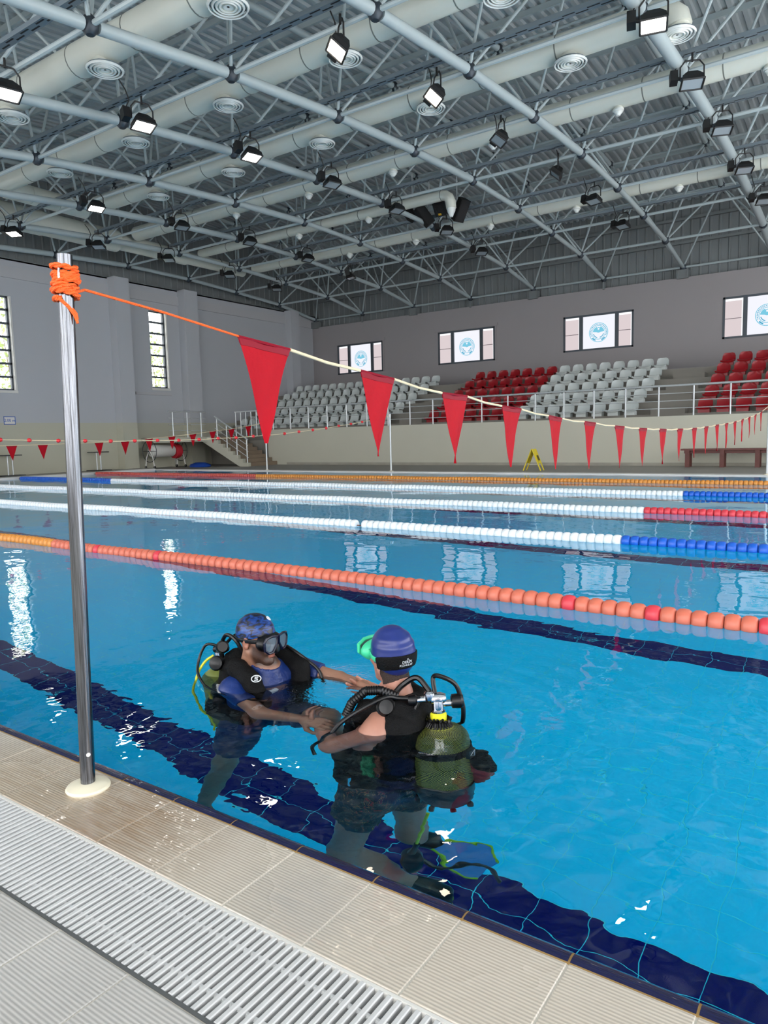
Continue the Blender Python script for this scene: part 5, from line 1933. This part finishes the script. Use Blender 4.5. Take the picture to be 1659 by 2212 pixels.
net_object('strap', [(band2(.005, .006, .10, .0105, -.028, .09, .007), *h2.box(.15), .0036)], green_m, mask2)
net_object('strap_buckle', [(band2(.010, .010, .10, .0145, .050, .078, .012), *h2.box(.15), .0036)], green_m, mask2)
pad2 = net_object('strap_pad', [(band2(.0065, -.012, -.10, lambda q: .029 - .10 * np.clip(q[..., 0] + .05, 0, 1), -.20, -.020, .009), *h2.box(.16), .0038)], black_cloth, mask2)
# lettering on the pad, turned to lie on the back of the head
def pad_text(s, size, ang, z):
    R_ = .1245 - .010 * (abs(math.sin(ang)))
    pos = h2.w(-.016 - (.1145) * math.cos(ang), (.0965) * math.sin(ang), z)
    nrm = (h2.x * (-math.cos(ang) / .1145) + h2.y * (math.sin(ang) / .0965)).normalized()
    upv = (h2.z - nrm * h2.z.dot(nrm)).normalized()
    xr = upv.cross(nrm)
    mt = Matrix(((xr.x, upv.x, nrm.x, 0), (xr.y, upv.y, nrm.y, 0), (xr.z, upv.z, nrm.z, 0), (0, 0, 0, 1)))
    return Matrix.Translation(pos + nrm * .003) @ mt


def bent_text(name, s, size, ang0, z, m, parent):
    """flat lettering bent round the back of the head, letter by letter position"""
    cu = bpy.data.curves.new(name, 'FONT')
    cu.body, cu.size, cu.extrude, cu.align_x, cu.align_y = s, size, .0004, 'CENTER', 'CENTER'
    tmp = bpy.data.objects.new(name, cu)
    COL.objects.link(tmp)
    me = bpy.data.meshes.new_from_object(tmp.evaluated_get(bpy.context.evaluated_depsgraph_get()))
    bpy.data.objects.remove(tmp)
    off = Vector(worldloc(parent))
    for v in me.vertices:
        a = ang0 - v.co.x / .112
        ra, rb = .105 + .0070 + .0018 + v.co.z, .084 + .0070 + .0018 + v.co.z
        zz = z + v.co.y
        zs = (zz - .034) / (.096 + .0065)
        sc = math.sqrt(max(.2, 1 - zs * zs))
        # the lower lobe of the head keeps the pad full
        lo_s = math.sqrt(max(.05, 1 - ((zz + .01) / (.075 + .0065)) ** 2))
        r_a = max(ra * sc + .016, (.080 + .0088) * lo_s + .02) + .0042
        r_b = max(rb * sc, (.080 + .0088) * lo_s) + .0042
        v.co = h2.w(-r_a * math.cos(a), r_b * math.sin(a), zz) - off
    me.materials.clear(); me.materials.append(m)
    o = bpy.data.objects.new(name, me)
    COL.objects.link(o); o.parent = parent
    return o


bent_text('lettering', 'DERİN', .017, .12, .002, print_white, pad2)
bent_text('lettering', 'KONULAR', .015, .12, -.0125, print_white, pad2)
bent_text('lettering', '35',   .009, .12, .014, print_white, pad2)

# board shorts with leaves
leaf = mat('floral_shorts', (20, 24, 38), .6)
nt = leaf.node_tree
g = nt.nodes.new('ShaderNodeTexCoord')
vo = nt.nodes.new('ShaderNodeTexVoronoi'); vo.inputs['Scale'].default_value = 15; vo.feature = 'F1'
nz = nt.nodes.new('ShaderNodeTexNoise'); nz.inputs['Scale'].default_value = 24; nz.inputs['Distortion'].default_value = 2.5
nt.links.new(g.outputs['Object'], vo.inputs['Vector']); nt.links.new(g.outputs['Object'], nz.inputs['Vector'])
cr = nt.nodes.new('ShaderNodeValToRGB'); cr.color_ramp.interpolation = 'CONSTANT'
for p_, c_ in ((.0, (16, 20, 34)), (.52, (64, 84, 76)), (.545, (14, 18, 30)), (.59, (176, 130, 76)), (.61, (14, 20, 44)), (.67, (140, 34, 40))):
    e = cr.color_ramp.elements[0] if p_ == 0 else cr.color_ramp.elements.new(p_)
    e.position = p_; e.color = (*s2l(c_), 1)
cr.color_ramp.elements.remove(cr.color_ramp.elements[-1]) if len(cr.color_ramp.elements) > 6 else None
nt.links.new(nz.outputs['Fac'], cr.inputs[0]); nt.links.new(cr.outputs[0], nt.nodes['Principled BSDF'].inputs['Base Color'])
torG2 = torso(D2['shL'], D2['shR'], D2['chest'], D2['belly'], D2['pelvis'], D2['hipL'], D2['hipR'], .009)


def shorts2_fn(P):
    f = np.maximum(blend(P, torG2), P[..., 2] + .43)
    for h_, k_, tt in ((D2['hipL'], D2['knL'], .37), (D2['hipR'], D2['knR'], .34)):
        h_, k_ = Vector(h_), Vector(k_)
        s_ = np.maximum(rcone(P, h_, k_, .106, .086), (P - A3(h_ + (k_ - h_) * tt)) @ A3((k_ - h_).normalized()))
        f = smin(f, s_, .03)
    return f + wrinkle(P, .0035, 34, 4)


lo, hi = bounds([(D2['hipL'], D2['knL'], .13, .11), (D2['hipR'], D2['knR'], .13, .11), (D2['belly'], D2['pelvis'], .22, .22)])
net_object('shorts', [(shorts2_fn, lo, hi, .0095)], leaf, diver2)

# ---- scuba set on this diver's back
scuba2 = empty('scuba_set', (-1.32, 2.2, -.2), 'black scuba vest with netted yellow-green tank on the diver with back turned', 'scuba set')


def vest2_fn(P):
    f = blend(P, [((-1.425, 2.20, .0), (-1.43, 2.16, -.42), .085, .11, .05), ((-1.42, 2.12, -.03), (-1.45, 2.08, -.40), .085, .10, .05), ((-1.44, 2.29, -.03), (-1.43, 2.27, -.40), .085, .10, .05),
                  ((-1.50, 2.06, -.26), (-1.55, 2.03, -.40), .078, .088, .05), ((-1.60, 2.06, -.32), (-1.64, 2.10, -.38), .07, .07, .05), ((-1.50, 2.32, -.2), (-1.54, 2.32, -.40), .075, .085, .05)], .05)
    for pts in ([(-1.42, 2.13, .045), (-1.485, 2.115, .058), (-1.56, 2.11, .03), (-1.615, 2.11, -.05), (-1.63, 2.10, -.2)], [(-1.43, 2.29, .045), (-1.50, 2.31, .058), (-1.58, 2.30, .03), (-1.63, 2.29, -.05), (-1.63, 2.25, -.2)]):
        for i in range(4):
            f = smin(f, rcone(P, pts[i], pts[i + 1], .034, .034), .02)
    return f + wrinkle(P, .0022, 55, 3)


vest2 = net_object('vest', [(vest2_fn, (-1.78, 1.88, -.56), (-1.27, 2.46, .13), .0085)], black_cloth, scuba2)
MB().obox((-1.535, 1.952, -.385), (.012, -.006, 0), (.002, .004, 0), (0, 0, .032)).build('buckle', chrome_v, vest2)
MB().obox((-1.585, 1.968, -.372), (.020, -.010, 0), (.001, .002, 0), (0, 0, .014)).build('label_print', print_white, vest2)
ta, tb = Vector((-1.298, 2.206, -.014)), Vector((-1.262, 2.178, -.505))
tax = (ta - tb).normalized()
net_yel = bpy.data.materials.new('tank_yellow_under_net')
net_yel.use_nodes = True
nt = net_yel.node_tree
p = nt.nodes['Principled BSDF']; p.inputs['Roughness'].default_value = .4
uv = nt.nodes.new('ShaderNodeUVMap')
sx = nt.nodes.new('ShaderNodeSeparateXYZ'); nt.links.new(uv.outputs[0], sx.inputs[0])


def nm(op, a, b=None):
    m_ = nt.nodes.new('ShaderNodeMath'); m_.operation = op
    for i, q in enumerate((a, b)):
        if q is None:
            continue
        if isinstance(q, (int, float)):
            m_.inputs[i].default_value = q
        else:
            nt.links.new(q, m_.inputs[i])
    return m_.outputs[0]


uu = nm('MULTIPLY', sx.outputs['X'], 66.0)
vv_ = nm('MULTIPLY', sx.outputs['Y'], 66.0)
d1_ = nm('ABSOLUTE', nm('SINE', nm('MULTIPLY', nm('ADD', uu, vv_), PI)))
d2_ = nm('ABSOLUTE', nm('SINE', nm('MULTIPLY', nm('SUBTRACT', uu, vv_), PI)))
dm = nm('MINIMUM', d1_, d2_)
st_ = nm('LESS_THAN', dm, .55)
mx = nt.nodes.new('ShaderNodeMix'); mx.data_type = 'RGBA'
mx.inputs['A'].default_value = (*s2l((158, 162, 66)), 1); mx.inputs['B'].default_value = (*s2l((12, 14, 10)), 1)
nt.links.new(st_, mx.inputs['Factor']); nt.links.new(mx.outputs['Result'], p.inputs['Base Color'])
bpn = nt.nodes.new('ShaderNodeBump'); bpn.inputs['Distance'].default_value = .0012; nt.links.new(st_, bpn.inputs['Height']); nt.links.new(bpn.outputs[0], p.inputs['Normal'])
R_ = .110
Lt = (ta - tb).length
prof = [(.028, Lt + .012), (.048, Lt + .004), (.072, Lt - .012), (.092, Lt - .036), (.104, Lt - .068), (R_, Lt - .10), (R_, .05)]
tk = MB().lathe(prof, 40, tb, tax).build('tank', net_yel, scuba2, smooth=True)
me = tk.data
ul = me.uv_layers.new(name='UVMap')
for poly in me.polygons:
    angs = []
    for li in poly.loop_indices:
        c = Vector(me.vertices[me.loops[li].vertex_index].co) + Vector(worldloc(scuba2)) - tb
        hgt = c.dot(tax)
        r_ = c - tax * hgt
        angs.append((math.atan2(r_.y, r_.x) / (2 * PI), hgt / (2 * PI * R_), li))
    wrap = max(a for a, _, _ in angs) - min(a for a, _, _ in angs) > .5
    for a, hh_, li in angs:
        ul.data[li].uv = (a + (1 if wrap and a < 0 else 0), hh_)
bt = MB().lathe([(.02, -.045), (.070, -.042), (.104, -.020), (R_ + .008, .02), (R_ + .008, .085), (R_ + .002, .09)], 32, tb, tax)
ref = tax.orthogonal().normalized()
for k in range(8):
    a = 2 * PI * k / 8
    q = (ref * math.cos(a) + tax.cross(ref) * math.sin(a))
    bt.tube([tb + q * .098 - tax * .03, tb + q * .104 - tax * .052], .011, 6)
bt.build('tank_boot', black_rubber, scuba2, smooth=True)
zb = Lt * .66
st2 = MB().lathe([(R_ + .001, zb - .024), (R_ + .005, zb - .024), (R_ + .005, zb + .024), (R_ + .001, zb + .024)], 36, tb, tax, capped=False).build('cam_band', black_cloth, scuba2, smooth=True)
side = Vector((.72, -.66, 0)).normalized()
side = (side * .72 + Vector((.69, .72, 0)) * .70).normalized()
pb = tb + tax * zb + side * (R_ + .010)
MB().obox(pb, side * .008, tax * .030, side.cross(tax) * .022).build('cam_buckle', black_rubber, st2)
tn = side.cross(tax)
lo_ = MB()
qq = [pb + side * .009 + tax * a + tn * b for a, b in ((.024, -.014), (.0, .016), (-.022, -.010))]
lo_.tube(qq, .0016, 5, closed=True)
lo_.build('band_mark', print_white, st2)
# gathered net at the neck, yellow collar, valve, first stage
gn = MB()
rng = random.Random(3)
for k in range(26):
    a = 2 * PI * k / 26
    q = ref * math.cos(a) + tax.cross(ref) * math.sin(a)
    gn.tube([ta + q * .050 - tax * .002, ta + q * .034 + tax * (.012 + .01 * rng.random()), ta + q * (.040 + .01 * rng.random()) + tax * (.024 + .012 * rng.random())], .0055, 5)
gn.build('net_gather', black_rubber, scuba2, smooth=True)
MB().lathe([(.030, .004), (.031, .046), (.026, .050)], 20, ta, tax).build('collar', mat('collar_yellow', (226, 222, 40), .4), scuba2, smooth=True)
va_ = MB().lathe([(.024, .048), (.026, .056), (.021, .062), (.023, .068), (.023, .094), (.016, .102)], 18, ta, tax)
xr = Vector((.80, .55, .05)).normalized()        # towards the right of the picture
va_.obox(ta + tax * .082, xr * .016, tax * .022, xr.cross(tax) * .020)
va_.lathe([(.012, .0), (.012, .05)], 12, ta + tax * .082, xr)
va_.build('tank_valve', chrome_v, scuba2, smooth=True)
MB().lathe([(.016, .048), (.026, .052), (.028, .085), (.022, .094)], 14, ta + tax * .088 + Vector((0, 0, .0)), xr).build('valve_knob', black_rubber, scuba2, smooth=True)
fs_c = ta + tax * .102 - xr * .01
fsb = MB().lathe([(.010, -.085), (.012, -.065), (.012, -.02), (.020, -.015), (.023, .02), (.016, .04)], 16, fs_c, xr)
fsb.lathe([(.018, -.005), (.021, .0), (.021, .022), (.014, .03)], 14, fs_c - xr * .02, tax)
fsb.build('first_stage', chrome_v, scuba2, smooth=True)
MB().lathe([(.018, -.100), (.021, -.095), (.021, -.072), (.014, -.066)], 14, fs_c, xr).build('yoke_knob', black_rubber, scuba2, smooth=True)
c0 = fs_c
hose('regulator_hose', [c0 - xr * .03 + Vector((0, 0, .0)), c0 - xr * .10 + Vector((-.02, -.02, .012)), (-1.46, 2.10, .098), (-1.52, 2.035, .066), (-1.573, 1.98, .025), (-1.60, 1.955, -.012), (-1.625, 1.935, -.05), (-1.640, 1.938, -.10)], .0088, black_rubber, scuba2, 10)
hose('wrist_hose', [(-1.640, 1.938, -.10), (-1.66, 1.925, -.13), (-1.672, 1.918, -.17), (-1.65, 1.905, -.20)], .008, black_rubber, scuba2)
hose('octopus_supply_hose', [c0 + Vector((0, 0, .02)), c0 + Vector((.0, .03, .075)) - xr * .02, c0 + xr * .03 + Vector((0, 0, .080)), c0 + xr * .075 + Vector((0, 0, .050)), c0 + xr * .095 + Vector((0, 0, .0)), c0 + xr * .105 + Vector((0, 0, -.06)), c0 + xr * .10 + Vector((-.02, .02, -.13)), c0 + xr * .06 + Vector((-.06, .05, -.20))], .0088, black_rubber, scuba2, 10)
hose('gauge_hose', [c0 - xr * .06, c0 - xr * .075 + Vector((0, -.01, -.05)), c0 - xr * .08 + Vector((0, -.01, -.11)), c0 - xr * .09 + Vector((0, -.0, -.17))], .009, black_rubber, scuba2)
hose('vest_hose', [c0 - xr * .02 + Vector((0, 0, .03)), (-1.38, 2.19, .16), (-1.43, 2.17, .13), (-1.45, 2.14, .10)], .011, black_rubber, scuba2)
rib = [Vector((-1.43, 2.135, .095)), Vector((-1.49, 2.105, .118)), Vector((-1.545, 2.09, .110)), Vector((-1.60, 2.075, .06)), Vector((-1.63, 2.07, .0))]
cor_p, cor_r = [], []
for i in range(len(rib) - 1):
    for k in range(12):
        cor_p.append(rib[i].lerp(rib[i + 1], k / 12)); cor_r.append(.0185 if k % 2 else .0155)
MB().tube(cor_p, cor_r, 12).build('corrugated_hose', black_rubber, scuba2, smooth=True)
MB().lathe([(.012, -.03), (.030, -.026), (.036, -.016), (.034, -.010), (.037, -.006), (.035, .0), (.036, .006), (.028, .012), (.026, .018), (.012, .020)], 18, (-1.455, 2.09, .065), (.55, -.75, .4)).build('second_stage', black_rubber, scuba2, smooth=True)
hose('octopus_hose', [(-1.30, 2.115, -.64), (-1.31, 2.12, -.72), (-1.335, 2.12, -.80), (-1.345, 2.12, -.86)], .007, yellow_hose, scuba2)
oc = MB().tube([(-1.345, 2.12, -.86), (-1.36, 2.12, -.93), (-1.375, 2.115, -.97)], [.013, .015, .02], 10)
oc.lathe([(.014, -.035), (.044, -.026), (.048, .0), (.040, .018), (.018, .03)], 18, (-1.375, 2.125, -1.01), (.6, -.6, .3))
oc.build('octopus_regulator', black_rubber, scuba2, smooth=True)
hose('octopus_tail_hose', [(-1.36, 2.14, -1.02), (-1.28, 2.19, -1.05), (-1.20, 2.24, -1.02), (-1.13, 2.27, -1.05), (-1.09, 2.28, -1.15)], .008, black_rubber, scuba2)
red_cloth = mat('pocket_red', (120, 24, 34), .6, noise=.2, nscale=20)
def pocket_fn(P):
    return ellip(P, (-1.158, 2.25, -.32), (.060, .045, .120)) + wrinkle(P, .007, 60, 2)
net_object('red_pocket', [(pocket_fn, (-1.25, 2.14, -.48), (-1.03, 2.32, -.18), .009)], red_cloth, scuba2)
def pocket_top(P):
    return np.maximum(ellip(P, (-1.158, 2.25, -.32), (.065, .050, .125)) + wrinkle(P, .007, 60, 2), -(P[..., 2] + .29 + .8 * (P[..., 0] + 1.158)))
net_object('pocket_flap', [(pocket_top, (-1.25, 2.14, -.48), (-1.03, 2.32, -.18), .009)], black_cloth, scuba2)
MB().tube([(-1.18, 2.27, -.33), (-1.28, 2.32, -.31), (-1.42, 2.29, -.30)], .02, 8).build('pocket_strap', black_cloth, scuba2)

# fins: black foot pockets with clear blue blades edged yellow-green
fin_blade = mat('fin_blade_blue', (40, 120, 190), .2)
fin_edge = mat('fin_rail_yellow_green', (150, 190, 30), .35)
for word, an, to, dirv, wide, ln in (('clear blue blade showing beside the hanging regulator', D2['anR'], D2['toR'], (1, -.10, -.02), (.35, 1, 0), .225),
                             ('mostly hidden below the pool edge', D2['anL'], D2['toL'], (.35, -.25, -1), (.3, .9, .0), .26)):
    f_ = empty('swim_fin', an, 'swim fin of diver with back turned, %s' % word, 'fin', 'fins of the diver with back turned')
    an, to, dv, wv_ = Vector(an), Vector(to), Vector(dirv).normalized(), Vector(wide).normalized()
    wv_ = (wv_ - dv * wv_.dot(dv)).normalized()
    fp = [(an, to, .046, .040, .03), (to, to + dv * .03, .040, .028, .03)]
    net_object('foot_pocket', [(lambda P, fp=fp: blend(P, fp), *bounds(fp), .009)], black_rubber, f_)
    up_ = dv.cross(wv_)
    s0 = to + dv * .04
    out_l = [s0 + wv_ * .04, s0 + dv * ln * .35 + wv_ * .066, s0 + dv * ln * .8 + wv_ * .09, s0 + dv * ln + wv_ * .07]
    out_r = [s0 - wv_ * .04, s0 + dv * ln * .35 - wv_ * .066, s0 + dv * ln * .8 - wv_ * .09, s0 + dv * ln - wv_ * .07]
    bl = MB()
    ring_ = out_l + [s0 + dv * ln * .93] + out_r[::-1]
    bl.prism([p_ - up_ * .003 for p_ in ring_], up_ * .006)
    bl.build('blade', fin_blade, f_)
    for o_ in (out_l, out_r):
        MB().tube(o_, [.009, .008, .006, .005], 8).build('rail', fin_edge, f_, smooth=True)
